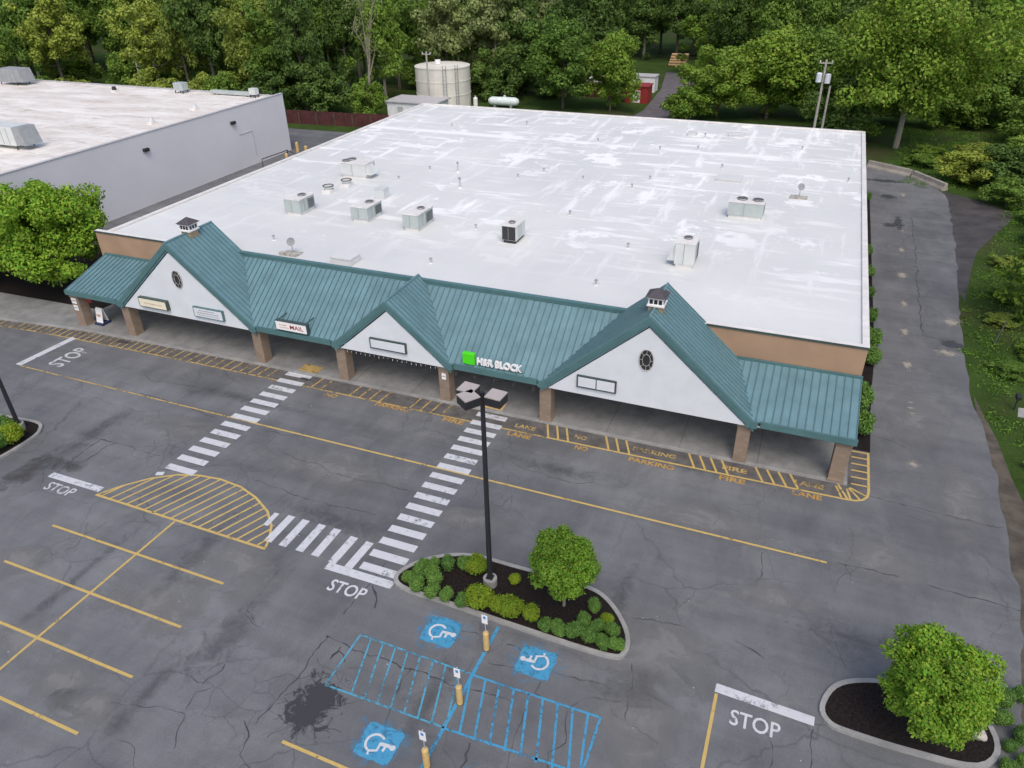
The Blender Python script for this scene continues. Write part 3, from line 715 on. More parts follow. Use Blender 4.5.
for xa, xb in ((-39.9, -6.9),): b.box(xa+1.5, YF-0.21, 6.342, xb-1.8, YF+0.10, 6.46)
b.build('ridge_cap', M['teal_trim'], B)
for xa, xb in ((-51.6, -46.4), (-33.6, -27.6), (-18.6, -13.1), (-0.2, 4.68)):
    b = MB(); b.box(xa, YE-0.12, 2.80, xb, YE-0.001, ZE+0.06); b.build('fascia', M['teal_trim'], B)
b = MB(); b.box(-51.5, YE+0.16, 2.62, 4.55, YE+1.1, 2.75); b.build('soffit_beam', M['stucco'], B)
b = MB(); b.box(-51.5, YE+1.1, 2.80, 4.5, YF, 2.86); b.build('soffit', M['stucco'], B)
for x in (-51.53, 4.5):   # end closures of the canopy
    b = MB(); b.extrude([(x, YE+0.01, 2.76), (x, YF-0.02, 2.76), (x, YF-0.02, 4.34), (x, YE+0.01, 3.0)], (0.08, 0, 0)); b.build('canopy_end', M['teal_trim'], B)
# columns
for i, x in enumerate((-51.2, -46.05, -34.05, -27.15, -19.5, -12.65, -1.0, 4.12)):
    b = MB(); hw = 0.40 if i in (0, 7) else 0.36; b.box(x-hw, 36.02, 0.13, x+hw, 36.82, 2.62)
    o = b.build('column', M['brick'], B); bevel(o, 0.02)
    b = MB(); b.box(x-hw-0.03, 35.99, 2.5, x+hw+0.03, 36.85, 2.615); b.build('column_cap', M['brick'], o); b = MB(); b.box(x-hw-0.03, 35.99, 0.131, x+hw+0.03, 36.85, 0.25); b.build('column_plinth', M['brick'], o)
# gables
def gable(xc, half, zr, label, oval, ovx, y_back=YF+0.1):
    z0 = 2.72; sl = (zr-ZE)/half
    b = MB()
    g = b
    ip = 0.35
    g.extrude([(xc-half+ip, YE-0.02, z0), (xc+half-ip, YE-0.02, z0), (xc, YE-0.02, z0+(half-ip)*sl)], (0, 0.15, 0))
    gw = g.build('gable_wall', M['stucco'], B, label)
    for s in (-1, 1):
        b = MB(); e = Vector((xc+s*(half+0.12), 0, ZE-0.12*sl)); t = Vector((xc, 0, zr))
        th = 0.09
        A0 = Vector((e.x, YE-0.10, e.z)); A1 = Vector((e.x, y_back, e.z)); T0 = Vector((xc, YE-0.10, zr)); T1 = Vector((xc, y_back, zr))
        dn = Vector((0, 0, -th))
        b.hull8([A0+dn, A1+dn, T1+dn, T0+dn, A0, A1, T1, T0])
        b.cur = 1; nrm = Vector((s*sl, 0, 1)).normalized(); n_ = int((y_back-YE)/0.36)
        for i in range(n_+1):
            y = YE-0.07+(y_back-YE+0.03)*i/n_; wv = Vector((0, 0.03, 0)); a = Vector((e.x, y, e.z)); c = Vector((xc, y, zr))
            b.hull8([a-wv, c-wv, c+wv, a+wv, a-wv*.7+nrm*0.065, c-wv*.7+nrm*0.065, c+wv*.7+nrm*0.065, a+wv*.7+nrm*0.065])
        sr = b.build('gable_slope', [M['teal'], M['teal_rib']], B)
        # raking fascia, thick dark teal board under the roof edge, both front and back
        b = MB(); d = (T0-A0).normalized(); dd = Vector((0, 0, -0.42)); o_ = Vector((0, -0.03, -0.02))
        b.extrude([A0+o_, T0+o_, T0+o_+dd, A0+o_+Vector((s*-0.0, 0, -0.42))], (0, 0.16, 0))
        b.build('raking_fascia', M['teal_trim'], sr)
        b = MB(); o2 = Vector((0, 0.055, -0.02)); ins = Vector((-s*0.1, 0, 0))
        b.extrude([A0+o2+Vector((0, 0, -.1)), T0+o2+Vector((0, 0, -.1)), T0+o2+Vector((0, 0, -0.58)), A0+o2+Vector((0, 0, -0.58))], (0, 0.15, 0))
        b.build('inner_fascia', M['teal'], sr)
        # eave return block over the column
        b = MB(); xb = xc+s*(half-0.02); b.box(xb-0.30, YE-0.14, 2.70, xb+0.30, YE+0.1, 3.10); b.build('eave_return', M['teal_trim'], sr)
    b = MB(); b.tube([(xc, YE-0.12, zr+0.03), (xc, y_back, zr+0.03)], 0.075, 6); b.build('ridge_cap', M['teal'], B)
    if y_back > YF+0.05 and half > 5:
        hb = (zr-6.2)/sl
        b = MB(); b.extrude([(xc-hb, y_back-0.2, 6.19), (xc+hb, y_back-0.2, 6.19), (xc, y_back-0.2, zr-0.1)], (0, 0.12, 0)); b.build('rear_gable_wall', M['stucco'], B)
    if oval:
        ox, oz, rx, rz = ovx, 5.74, 0.40, 0.66
        ov = MB(); ov.extrude([(ox+rx*math.cos(2*PI*i/28), YE-0.021, oz+rz*math.sin(2*PI*i/28)) for i in range(28)], (0, -0.03, 0))
        win = ov.build('oval_window', M['dark'], B)
        fr = MB(); yf_ = YE-0.075
        for k, wd in ((1.0, 0.05), (0.55, 0.03)):
            pts = [(ox+rx*k*math.cos(2*PI*i/28), yf_, oz+rz*k*math.sin(2*PI*i/28)) for i in range(29)]
            fr.tube(pts, wd/2, 5, False)
        for i in range(8):
            t = 2*PI*i/8; fr.tube([(ox+rx*.55*math.cos(t), yf_, oz+rz*.55*math.sin(t)), (ox+rx*math.cos(t), yf_, oz+rz*math.sin(t))], 0.012, 4)
        fr.build('muntins', M['trim_grey'], win)
    return gw
gable(-40.0, 6.05, 8.35, 'white triangular gable wall at the left', True, -39.75)
gable(-6.68, 6.05, 8.40, 'white triangular gable wall at the right', True, -6.68)
gable(-23.1, 4.15, 6.68, 'small white gable wall in the middle', False, 0, YF-0.05)
# cupolas
def cupola(x, y):
    b = MB(); hb = 0.40; zt = 8.50
    b.box(x-hb, y-0.38, 7.85, x+hb, y+0.38, zt); cu0 = b.build('cupola', M['tan'], B)
    b = MB(); b.box(x-0.48, y-0.48, zt, x+0.48, y+0.48, zt+0.09); b.box(x-0.42, y-0.42, zt+0.09, x+0.42, y+0.42, zt+0.46); b.box(x-0.50, y-0.50, zt+0.46, x+0.50, y+0.50, zt+0.54)
    b.build('cupola_box', M['letter'], cu0)
    for k in (-1, 0, 1):
        for q in ((x+k*0.25-0.09, y-0.435, x+k*0.25+0.09, y-0.422), (x+0.422, y+k*0.25-0.09, x+0.435, y+k*0.25+0.09), (x-0.435, y+k*0.25-0.09, x-0.422, y+k*0.25+0.09)):
            b = MB(); b.box(q[0], q[1], zt+0.15, q[2], q[3], zt+0.40); b.build('cupola_window', M['glass'], cu0)
    b = MB(); h = 0.58; z = zt+0.54; a = [(x-h, y-h, z), (x+h, y-h, z), (x+h, y+h, z), (x-h, y+h, z)]
    b.quad(*a[::-1])
    for i in range(4): b.quad(a[i], a[(i+1) % 4], (x, y, z+0.40))
    b.build('cupola_roof', M['shingle'], cu0)
cupola(-6.65, 37.3); cupola(-40.0, 38.2)
# storefronts under the canopy
xs = [-51.5, -46.05, -34.05, -27.15, -19.5, -12.65, -1.0, 4.3]
for i in range(7):
    a, c = xs[i]+0.5, xs[i+1]-0.5; n_ = max(2, int((c-a)/1.6))
    b = MB(); b.box(a, YF-0.06, 0.5, c, YF-0.012, 2.6); wn = b.build('storefront_window', M['glass'], B)
    b = MB()
    for k in range(n_+1):
        x = a+(c-a)*k/n_; b.box(x-0.04, YF-0.10, 0.135, x+0.04, YF-0.062, 2.7)
    b.box(a-0.04, YF-0.13, 2.6, c+0.04, YF-0.101, 2.7); b.box(a-0.04, YF-0.13, 0.42, c+0.04, YF-0.101, 0.5)
    b.build('window_frame', M['galv'], wn)
# soffit lights by the green-block shop and icicle lights under the middle gable
for i in range(5):
    b = MB(); x = -18.4+i*1.28; b.tube([(x, YE-0.2, 2.72), (x, YE-0.2, 2.5)], [0.06, 0.11], 8); b.build('downlight', M['dark'], B)
for i in range(20):
    b = MB(); x = -26.3+i*0.34; l = rr.uniform(0.04, 0.16); b.tube([(x, YE-0.2, 2.74), (x, YE-0.2, 2.74-l)], 0.014, 4); b.build('icicle_light', M['letter'], B)

# ------------------------------------------------------------------ signs on the front
def cab(name, label, x0, x1, z0, z1, y, depth, case, face, lines=None, ink=None, split=False, t=0.07):
    T = thing(name, label, 'sign', ((x0+x1)/2, y, z0))
    b = MB(); b.box(x0, y-depth, z0, x1, y-0.001, z1); b.build('case', case, T)
    b = MB(); yy = y-depth-0.012
    if split:
        xm = (x0+x1)/2; b.box(x0+t, yy, z0+t, xm-0.03, y-depth-0.001, z1-t); b.box(xm+0.03, yy, z0+t, x1-t, y-depth-0.001, z1-t)
    else: b.box(x0+t, yy, z0+t, x1-t, y-depth-0.001, z1-t)
    b.build('sign_face', face, T)
    if lines:
        b = MB()
        for (u0, u1, v, hh) in lines:
            u = u0
            while u < u1:
                l = rr.uniform(0.06, 0.16); b.box(x0+(x1-x0)*u, yy-0.012, z0+(z1-z0)*(v-hh/2), x0+(x1-x0)*min(u1, u)+l, yy-0.001, z0+(z1-z0)*(v+hh/2)); u += (l+0.04)/(x1-x0)
        b.build('faded_print', ink, T)
    return T
cab('sign', 'cream box sign at the left foot of the left gable', -43.75, -41.15, 3.18, 3.92, YE-0.04, 0.28, M['bronze'], M['cream'], [(0.2, 0.78, 0.48, 0.10)], M['faint'])
cab('sign', 'framed white sign with rows of faint print on the right of the left gable', -38.85, -36.25, 3.12, 3.9, YE-0.04, 0.16, M['teal_trim'], M['stucco'], [(0.2, 0.7, 0.72, 0.07), (0.12, 0.85, 0.5, 0.07), (0.12, 0.85, 0.28, 0.05)], M['greyink'])
cab('sign', 'blank white framed sign on the small middle gable', -24.5, -21.85, 3.25, 4.0, YE-0.04, 0.14, M['bronze'], M['stucco'], t=0.09)
cab('sign', 'blank two-panel framed sign on the right gable', -10.6, -8.25, 3.25, 4.05, YE-0.04, 0.12, M['bronze'], M['stucco'], split=True, t=0.09)
T = cab('mail_sign', 'white box sign with red MAIL lettering standing on the teal canopy', -31.85, -29.3, 3.3, 4.0, YE+0.15, 0.3, M['bronze'], M['letter'], [(0.13, 0.36, 0.62, 0.12), (0.13, 0.4, 0.36, 0.08)], M['faint'], t=0.05)
b = MB()
for x in (-31.8, -29.6): b.beam((x, YE+0.1, 3.9), (x, YE+1.15, 3.95), 0.05, 0.05); b.beam((x, YE+0.1, 3.32), (x, YE+0.5, 3.5), 0.05, 0.05)
b.build('bracket', M['bronze'], T)
text('mail_lettering', 'MAIL', (-30.13, YE-0.165, 3.66), (1, 0, 0), (0, 0, 1), 1.05, 0.30, M['red'], T, depth=0.008, off=0.01)
T = thing('shop_sign', 'bright green block and white H&R BLOCK letters on the teal canopy', 'sign', (-16, YE+0.1, 3.2))
b = MB(); b.box(-18.0, YE-0.02, 3.3, -17.2, YE+0.28, 4.05); bevel(b.build('green_block', M['hrgreen'], T), 0.03)
text('shop_lettering', 'H&R BLOCK', (-15.55, YE+0.05, 3.62), (1, 0, 0), (0, 0, 1), 2.95, 0.48, M['letter'], T, depth=0.07, off=0.035)
b = MB(); b.box(-17.1, YE+0.125, 3.3, -14.1, YE+0.2, 3.36); b.build('raceway', M['teal_trim'], T)
T = thing('paper_notice', 'upper white poster on the leftmost column', 'poster', (-51.2, 36.0, 1.9)); b = MB(); b.box(-51.45, 35.965, 2.0, -50.97, 35.985, 2.45); b.build('sheet', M['letter'], T)
b = MB(); b.box(-51.38, 35.955, 2.2, -51.05, 35.964, 2.3); b.build('dark_print', M['greyink'], T)
T = thing('paper_notice', 'lower white poster on the leftmost column', 'poster', (-51.2, 36.0, 1.3)); b = MB(); b.box(-51.43, 35.965, 1.42, -51.0, 35.985, 1.86); b.build('sheet', M['letter'], T)
b = MB(); b.box(-51.35, 35.955, 1.6, -51.08, 35.964, 1.7); b.build('dark_print', M['greyink'], T)
T = thing('paper_notice', 'small white notice on the column left of the green-block shop', 'poster', (-19.5, 36.0, 1.9)); b = MB(); b.box(-19.6, 35.965, 1.75, -19.3, 35.985, 2.2); b.build('sheet', M['letter'], T)
b = MB(); b.box(-19.55, 35.955, 1.95, -19.35, 35.964, 2.0); b.build('dark_print', M['greyink'], T)
T = thing('sandwich_board', 'white sandwich board with a dark base beside the leftmost column', 'sign board', (-49.9, 36.9, 0.13))
b = MB(); b.extrude([(-50.25, 36.55, 0.3), (-49.6, 36.55, 0.3), (-49.6, 36.8, 1.45), (-50.25, 36.8, 1.45)], (0, 0.04, 0)); b.build('front_panel', M['letter'], T)
b = MB(); b.extrude([(-50.25, 37.1, 0.3), (-49.6, 37.1, 0.3), (-49.6, 36.87, 1.45), (-50.25, 36.87, 1.45)], (0, 0.04, 0)); b.build('rear_panel', M['letter'], T)
b = MB(); b.box(-50.35, 36.4, 0.135, -49.5, 37.25, 0.29); b.build('base', M['navy'], T)
b = MB(); b.box(-50.1, 36.6, 0.8, -49.75, 36.615, 1.0); b.build('faint_print', M['faint'], T)
T = thing('red_flag_sign', 'small red sign hanging by the leftmost column under the canopy', 'sign', (-50.3, 36.6, 2.3))
b = MB(); b.box(-50.6, 36.5, 2.0, -50.05, 36.54, 2.4); b.build('panel', M['red'], T); b = MB(); b.tube([(-50.3, 36.52, 2.4), (-50.3, 36.52, 2.7)], 0.015, 5); b.build('hanger', M['dark'], T)

# ------------------------------------------------------------------ rooftop units
ZT = ZR-0.16
def fan(T, x, y, z, r=0.36):
    b = MB(); b.tube([(x, y, z), (x, y, z+0.07)], r, 20); f = b.build('fan_opening', M['dark'], T)
    b = MB(); b.tube([(x+r*1.0*math.cos(2*PI*i/20), y+r*math.sin(2*PI*i/20), z+0.075) for i in range(21)], 0.03, 5, False)
    for i in range(4):
        t = PI*i/4; b.tube([(x-r*math.cos(t), y-r*math.sin(t), z+0.085+i*0.004), (x+r*math.cos(t), y+r*math.sin(t), z+0.085+i*0.004)], 0.008, 4)
    b.build('fan_guard', M['galv'], f)
def hvac(px, py, w_, d_, h_, label, front='hvac', fans=((0.3, 0.6),), side_panel=True, hood=None, base=None):
    c = G(px, py, ZT); x, y = c.x, c.y     # centre of the front foot
    T = thing('rooftop_unit', label, 'air conditioner', (x, y+d_/2, ZT))
    z0 = ZT+0.22
    b = MB(); b.box(x-w_/2+0.1, y+0.1, ZT-0.01, x+w_/2-0.1, y+d_-0.1, z0); b.build('curb', M['hvac_top'] if base is None else base, T)
    b = MB(); b.box(x-w_/2, y, z0, x+w_/2, y+d_, z0+h_); bevel(b.build('housing', M[front] if front != 'dark' else M['hvac_lite'], T), 0.02)
    b = MB(); b.box(x-w_/2-0.04, y-0.04, z0+h_+0.001, x+w_/2+0.04, y+d_+0.04, z0+h_+0.07); b.build('top_cover', M['hvac_top'], T)
    b = MB()
    if front == 'dark': b.box(x-w_/2+0.05, y-0.025, z0+0.04, x+w_/2-0.05, y-0.002, z0+h_-0.04)
    else:
        n_ = 7
        for i in range(n_): b.box(x+w_/2+0.002, y+d_*0.55, z0+h_*(0.12+0.75*i/n_), x+w_/2+0.025, y+d_*0.94, z0+h_*(0.17+0.75*i/n_))
    b.build('grille', M['dark'], T)
    if side_panel:
        b = MB()
        for k in (0.3, 0.52): b.box(x+w_/2+0.003, y+d_*k-0.015, z0+0.03, x+w_/2+0.03, y+d_*k+0.015, z0+h_-0.03)
        b.box(x-w_*0.05, y-0.03, z0+0.05, x-w_*0.05+0.025, y-0.003, z0+h_-0.05)
        b.build('panel_seam', M['greyink'], T)
    for u, v in fans: fan(T, x-w_/2+w_*u, y+d_*v, z0+h_+0.072, min(0.42, w_*0.22, d_*0.3))
    if hood:
        b = MB(); s = hood; xx = x+s*w_/2
        b.extrude([(xx, y+0.15, z0+h_-0.05), (xx, y+0.15, z0+0.15), (xx+s*0.55, y+0.15, z0+0.15)], (0, d_*0.7, 0)); b.build('intake_hood', M[front] if front != 'dark' else M['hvac'], T)
    return T
hvac(293.5, 215, 1.55, 2.1, 1.05, 'grey rooftop unit nearest the left end of the front row', fans=((0.62, 0.6),))
hvac(360, 222, 1.55, 2.3, 0.95, 'grey rooftop unit with ribbed side, second in the front row', fans=((0.62, 0.62),))
hvac(411, 231, 1.35, 2.6, 1.05, 'grey rooftop unit with ducted side, third in the front row', fans=((0.6, 0.62),))
hvac(509, 243.5, 1.15, 1.9, 1.1, 'rooftop unit with a black coil front near the roof centre', 'dark', ((0.5, 0.36),), base=M['dark'])
hvac(683, 268, 1.35, 1.7, 1.5, 'tall pale rooftop unit standing nearest the right gable', 'hvac_lite', ((0.5, 0.6),), hood=-1)
hvac(744, 219, 2.7, 1.4, 1.05, 'wide grey rooftop unit with two fans toward the right side', fans=((0.35, 0.6), (0.8, 0.6)))
hvac(354, 178, 2.7, 1.8, 1.1, 'wide rooftop unit with an intake hood at the back of the left group', 'hvac_lite', ((0.2, 0.7), (0.12, 0.35)), hood=1)
def fancap(px, py, label, r=0.5, h=0.55):
    c = G(px, py, ZT); T = thing('exhaust_fan', label, 'roof vent', (c.x, c.y, ZT))
    b = MB(); b.box(c.x-r*.9, c.y-r*.9, ZT-0.01, c.x+r*.9, c.y+r*.9, ZT+h*.5); b.build('curb', M['hvac_top'], T)
    b = MB(); b.tube([(c.x, c.y, ZT+h*.5), (c.x, c.y, ZT+h*.8), (c.x, c.y, ZT+h)], [r*.6, r*.85, r], 16); b.build('drum', M['hvac_lite'], T, smooth=False)
    b = MB(); b.tube([(c.x+r*.93*math.cos(2*PI*i/20), c.y+r*.93*math.sin(2*PI*i/20), ZT+h+.03) for i in range(21)], .05, 5, False); b.build('rim', M['bark'], T)
fancap(329, 192, 'round exhaust fan with rusty rim at the left of the pair'); fancap(347, 186, 'round exhaust fan with rusty rim beside the hooded unit')
fancap(178, 240, 'x') if False else None
def roofbox(px, py, w_, d_, h_, label, mat='hvac_top', name='roof_hatch', cat='roof hatch'):
    c = G(px, py, ZT); T = thing(name, label, cat, (c.x, c.y, ZT))
    b = MB(); b.box(c.x-w_/2, c.y, ZT-0.01, c.x+w_/2, c.y+d_, ZT+h_); bevel(b.build('curb', M[mat], T), 0.02)
    b = MB(); b.box(c.x-w_/2-0.05, c.y-0.05, ZT+h_+0.001, c.x+w_/2+0.05, c.y+d_+0.05, ZT+h_+0.06); b.build('lid', M[mat], T)
roofbox(380, 199, 0.85, 0.9, 0.85, 'white square vent box among the left rooftop units', 'hvac_lite')
roofbox(341, 265, 1.6, 1.3, 0.45, 'low white roof curb just behind the teal canopy', 'membrane')
roofbox(692, 136, 0.9, 0.8, 0.35, 'small grey box near the back edge of the roof', 'hvac_lite')
roofbox(728, 182, 2.2, 1.8, 0.15, 'flat white capped curb behind the two-fan unit', 'membrane')
roofbox(736, 137, 1.6, 1.4, 0.2, 'flat white capped curb near the back edge of the roof', 'membrane')
def dish(px, py, label, s=0.30):
    c = G(px, py, ZT); T = thing('satellite_dish', label, 'satellite dish', (c.x, c.y, ZT))
    b = MB(); b.tube([(c.x, c.y, ZT), (c.x, c.y, ZT+0.75)], 0.03, 6); b.build('mast', M['galv'], T)
    b = MB(); n_ = Vector((0.35, -0.75, 0.45)).normalized(); a = n_.orthogonal().normalized(); d = n_.cross(a); o = Vector((c.x, c.y, ZT+0.85)); i0 = len(b.v)
    for k in range(4):
        for j in range(16):
            t = 2*PI*j/16; rr_ = s*(k+0.05)/3; b.v.append(tuple(o+(a*math.cos(t)+d*math.sin(t))*rr_+n_*0.12*(rr_/s)**2))
    for k in range(3):
        for j in range(16): b.f.append((i0+k*16+j, i0+k*16+(j+1) % 16, i0+(k+1)*16+(j+1) % 16, i0+(k+1)*16+j)); b.m.append(0)
    b.tube([o, o+n_*0.45], 0.015, 4); dd = b.build('dish', M['greyink'], T)
    b = MB()
    for k in range(3): b.box(c.x-0.75+k*0.5, c.y-0.65, ZT, c.x-0.31+k*0.5, c.y-0.3, ZT+0.18)
    b.box(c.x-0.7, c.y-0.3, ZT+0.0, c.x+0.7, c.y+0.3, ZT+0.05)
    b.build('ballast_block', M['stone'], T)
dish(293, 253, 'small satellite dish on ballast blocks beside the left canopy'); dish(799, 197, 'small satellite dish near the right roof edge')
pipes = [(527,126),(598,142),(705,138),(698,150),(460,188),(458,172),(430,170),(452,127),(544,172),(583,180),(632,188),(660,150),(722,168),(802,150),(848,182),(399,180),(570,215),(628,248),(431,263),(476,229),(274,240),(518,178),(650,180),(596,285)]
hts = {(527,126):.5,(460,188):.9,(458,172):.9,(705,138):.5,(698,150):.4,(598,142):.35}
proto = None
for i, q in enumerate(pipes):
    h_ = hts.get(q, 0.35); c = G(q[0], q[1], ZT)
    if proto is None:
        proto = thing('vent_pipe', '', 'vent pipe', (0, 0, 0)); b = MB(); b.tube([(0, 0, 0), (0, 0, 0.5)], 0.07, 8); b.build('pipe', M['hvac'], proto)
        b = MB(); b.tube([(0, 0, 0.501), (0, 0, 0.6)], [0.13, 0.10], 8); b.build('cap', M['greyink'], proto)
        b = MB(); b.tube([(0, 0, 0), (0, 0, 0.08)], [0.2, 0.1], 8); b.build('boot', M['hvac_top'], proto); o = proto
    else: o = copy_tree(proto)
    o.location = c; o.scale = (1, 1, h_/0.55)
    pos = 'at the back edge' if q[1] < 145 else 'at mid depth' if q[1] < 200 else 'toward the front'
    side = 'left third' if q[0] < 480 else 'middle' if q[0] < 640 else 'right third'
    o['label'] = 'vent pipe, number %d from left, %s of roof %s' % (sorted(p[0] for p in pipes).index(q[0])+1, pos, side); o['group'] = 'vent pipes on the white roof'; o['category'] = 'vent pipe'

# ------------------------------------------------------------------ neighbouring store
NB = thing('neighbouring_store', 'large windowless grey store with a stained white roof at the left', 'building', (-95, 60, 0))
NX0, NX1, NY0, NY1, NZ = -150, -69.6, 20, 88.4, 7.62
# the back wall runs slightly askew: the parapet top is at y 84-86
b = MB(); b.box(NX1-0.35, NY0, 0, NX1, NY1, NZ); b.build('side_wall', M['lavender'], NB)
b = MB(); b.box(NX0, NY1-0.35, 0, NX1-0.35, NY1, NZ-0.35); b.box(NX0, NY0, 0, NX1-0.35, NY0+0.35, NZ); b.box(NX0, NY0+0.35, 0, NX0+0.35, NY1-0.35, NZ); b.build('wall', M['lavender'], NB)
b = MB(); b.box(NX0+0.35, NY0+0.35, NZ-0.6, NX1-0.35, NY1-0.35, NZ-0.5); b.build('roof', M['old_membrane'], NB)
b = MB(); b.box(NX1-0.40, NY0, NZ+0.001, NX1+0.06, NY1+0.05, NZ+0.07); b.box(NX0, NY1-0.42, NZ-0.349, NX1-0.4, NY1+0.05, NZ-0.27); b.build('parapet_cap', M['trim_grey'], NB)
for px, py in ((232, 123), (145, 150)):
    d = (Vector(G(px, py)) - Vector((0, 0, H))); t = (NX1+0.0)/d.x; q = Vector((0, 0, H))+d*t
    b = MB(); b.box(NX1+0.002, q.y-0.35, q.z-0.15, NX1+0.35, q.y+0.35, q.z+0.2); o = b.build('wall_light', M['dark'], NB)
b = MB(); b.box(NX1+0.002, 78.5, 4.2, NX1+0.05, 81, 4.3); b.box(NX1+0.002, 80.9, 1.0, NX1+0.05, 81, 4.2); b.build('conduit', M['trim_grey'], NB)
ZN = NZ-0.5
def nunit(x, y, w_, d_, h_, label, mat='hvac', hood=True):
    T = thing('rooftop_unit', label, 'air conditioner', (x, y, ZN))
    b = MB(); b.box(x-w_/2, y-d_/2, ZN+0.4, x+w_/2, y+d_/2, ZN+0.4+h_); bevel(b.build('housing', M[mat], T), 0.03)
    b = MB()
    for sx in (-1, 1):
        for sy in (-1, 1): b.box(x+sx*(w_/2-0.12)-0.05, y+sy*(d_/2-0.12)-0.05, ZN, x+sx*(w_/2-0.12)+0.05, y+sy*(d_/2-0.12)+0.05, ZN+0.4)
    b.build('legs', M['dark'], T)
    b = MB(); n_ = int(w_/0.8)
    for i in range(1, n_): b.box(x-w_/2+w_*i/n_-0.02, y-d_/2-0.03, ZN+0.5, x-w_/2+w_*i/n_+0.02, y-d_/2-0.003, ZN+0.3+h_)
    b.build('panel_seam', M['greyink'], T)
    if hood:
        b = MB(); b.extrude([(x+w_/2, y-d_/2+0.1, ZN+0.4+h_), (x+w_/2+0.9, y-d_/2+0.1, ZN+0.4+h_), (x+w_/2+1.4, y-d_/2+0.1, ZN+0.5), (x+w_/2, y-d_/2+0.1, ZN+0.5)], (0, d_-0.2, 0)); b.build('hood', M['greyink'], T)
    return T
nunit(-81.6, 56.0, 6.0, 2.2, 1.9, 'long white rooftop unit with a grey hood on the neighbouring roof', 'hvac_lite')
nunit(-117.5, 85.5, 3.6, 2.4, 1.9, 'dark weathered cooling unit at the far left edge of the stained roof', 'greyink')
nunit(-86.0, 87.0, 1.6, 1.2, 1.0, 'grey box unit at the rear edge of the stained roof', 'hvac', False)
nunit(-73.4, 87.2, 1.0, 0.9, 0.8, 'small pale unit near the rear corner of the stained roof', 'hvac_lite', False)
T = thing('roof_screen', 'long low grey duct running along the rear of the stained roof', 'duct', (-77, 87.5, ZN))
b = MB(); b.box(-81, 87.2, ZN+0.15, -74.2, 87.8, ZN+0.6); b.build('duct', M['hvac'], T); b = MB()
for x in (-80.5, -77.5, -74.8): b.box(x-.1, 87.3, ZN, x+.1, 87.7, ZN+0.15)
b.build('support', M['dark'], T)
for i, (px, py, lb) in enumerate(((152, 124, 'low pale vent hood by the parapet of the stained roof'), (195, 110, 'low pale vent box between the stained patches'), (115, 92, 'small dark pipe cap far back on the stained roof'))):
    c = G(px, py, ZN); T = thing('exhaust_fan', lb, 'roof vent', (c.x, c.y, ZN)); b = MB(); b.box(c.x-.4, c.y-.4, ZN, c.x+.4, c.y+.4, ZN+.3); b.build('curb', M['hvac_top'], T)
    b = MB(); b.tube([(c.x, c.y, ZN+.3), (c.x, c.y, ZN+.75)], [.35, .25], 10); b.build('drum', M['dark' if i == 2 else 'hvac_lite'], T)

# ------------------------------------------------------------------ things behind the stores
T = thing('red_fence', 'low weathered red board fence behind the rear lane', 'fence', (-72, 103, 0))
b = MB()
for i in range(60): 
    x = -82+i*0.32; b.box(x, 103.0+0.25*i*0.1, 0, x+0.30, 103.05+0.25*i*0.1, 2.1+rr.uniform(-.04, .04))
b.build('boards', M['rust'], T)
for i in range(7):
    b = MB(); x = -82+i*3.2; b.box(x, 102.88+i*0.25, 0, x+0.12, 102.99+i*0.25, 1.85); b.build('post', M['bark'], T)
T = thing('water_tank', 'tall round cream storage tank with a ladder behind the store', 'tank', (-62.9, 124, 0))
b = MB(); b.tube([(-62.9, 124, 0), (-62.9, 124, 6.6)], 4.75, 40); b.build('shell', M['tankpaint'], T, smooth=False)
b = MB(); b.tube([(-62.9, 124, 6.6), (-62.9, 124, 6.95)], [4.8, 0.4], 40); b.build('tank_roof', M['tankpaint'], T)
b = MB()
for z in (2.2, 4.4, 6.5): b.tube([(-62.9+4.78*math.cos(2*PI*i/40), 124+4.78*math.sin(2*PI*i/40), z) for i in range(41)], 0.05, 4, False)
b.build('hoop', M['tankpaint'], T)
b = MB(); b.tube([(-63.2, 123, 6.9), (-63.2, 123, 7.6)], 0.5, 12); b.build('hatch', M['letter'], T)
for ax in (-1.05, -0.62):
    b = MB()
    for s in (-0.22, 0.22): b.tube([(-62.9+5.0*math.cos(ax)+s*math.sin(-ax), 124+5.0*math.sin(ax)+s, 0), (-62.9+5.0*math.cos(ax)+s*math.sin(-ax), 124+5.0*math.sin(ax)+s, 7.2)], 0.06, 5)
    for k in range(12): b.beam((-62.9+5.0*math.cos(ax)-0.2, 124+5.0*math.sin(ax)-0.2, 0.5+k*0.55), (-62.9+5.0*math.cos(ax)+0.2, 124+5.0*math.sin(ax)+0.2, 0.5+k*0.55), 0.04, 0.04)
    b.build('ladder', M['greyink'], T)
T = thing('utility_shed', 'low flat-roofed white utility building in front of the round tank', 'shed', (-62, 112, 0))
b = MB(); b.box(-66.4, 110.3, 0, -57.8, 115.4, 2.85); b.build('wall', M['siding'], T)
b = MB(); b.box(-66.7, 110.0, 2.851, -57.5, 115.7, 3.02); b.build('roof', M['trim_grey'], T)
b = MB(); b.box(-64.5, 110.24, 0.1, -63.5, 110.29, 2.2); b.build('door', M['hvac'], T)
T = thing('propane_tank', 'pale horizontal propane tank on the grass behind the roof edge', 'tank', (-51.8, 125.2, 0))
b = MB(); b.tube([(-54.9, 125.2, 1.0), (-54.7, 125.2, 1.0), (-54.2, 125.2, 1.0), (-50.0, 125.5, 1.0), (-49.5, 125.5, 1.0), (-49.3, 125.5, 1.0)], [0.1, 0.5, 0.72, 0.72, 0.5, 0.1], 18); b.build('shell', M['propane'], T, smooth=True)
b = MB(); b.tube([(-51.9, 125.35, 1.7), (-51.9, 125.35, 2.0)], 0.22, 10); b.build('valve_dome', M['propane'], T)
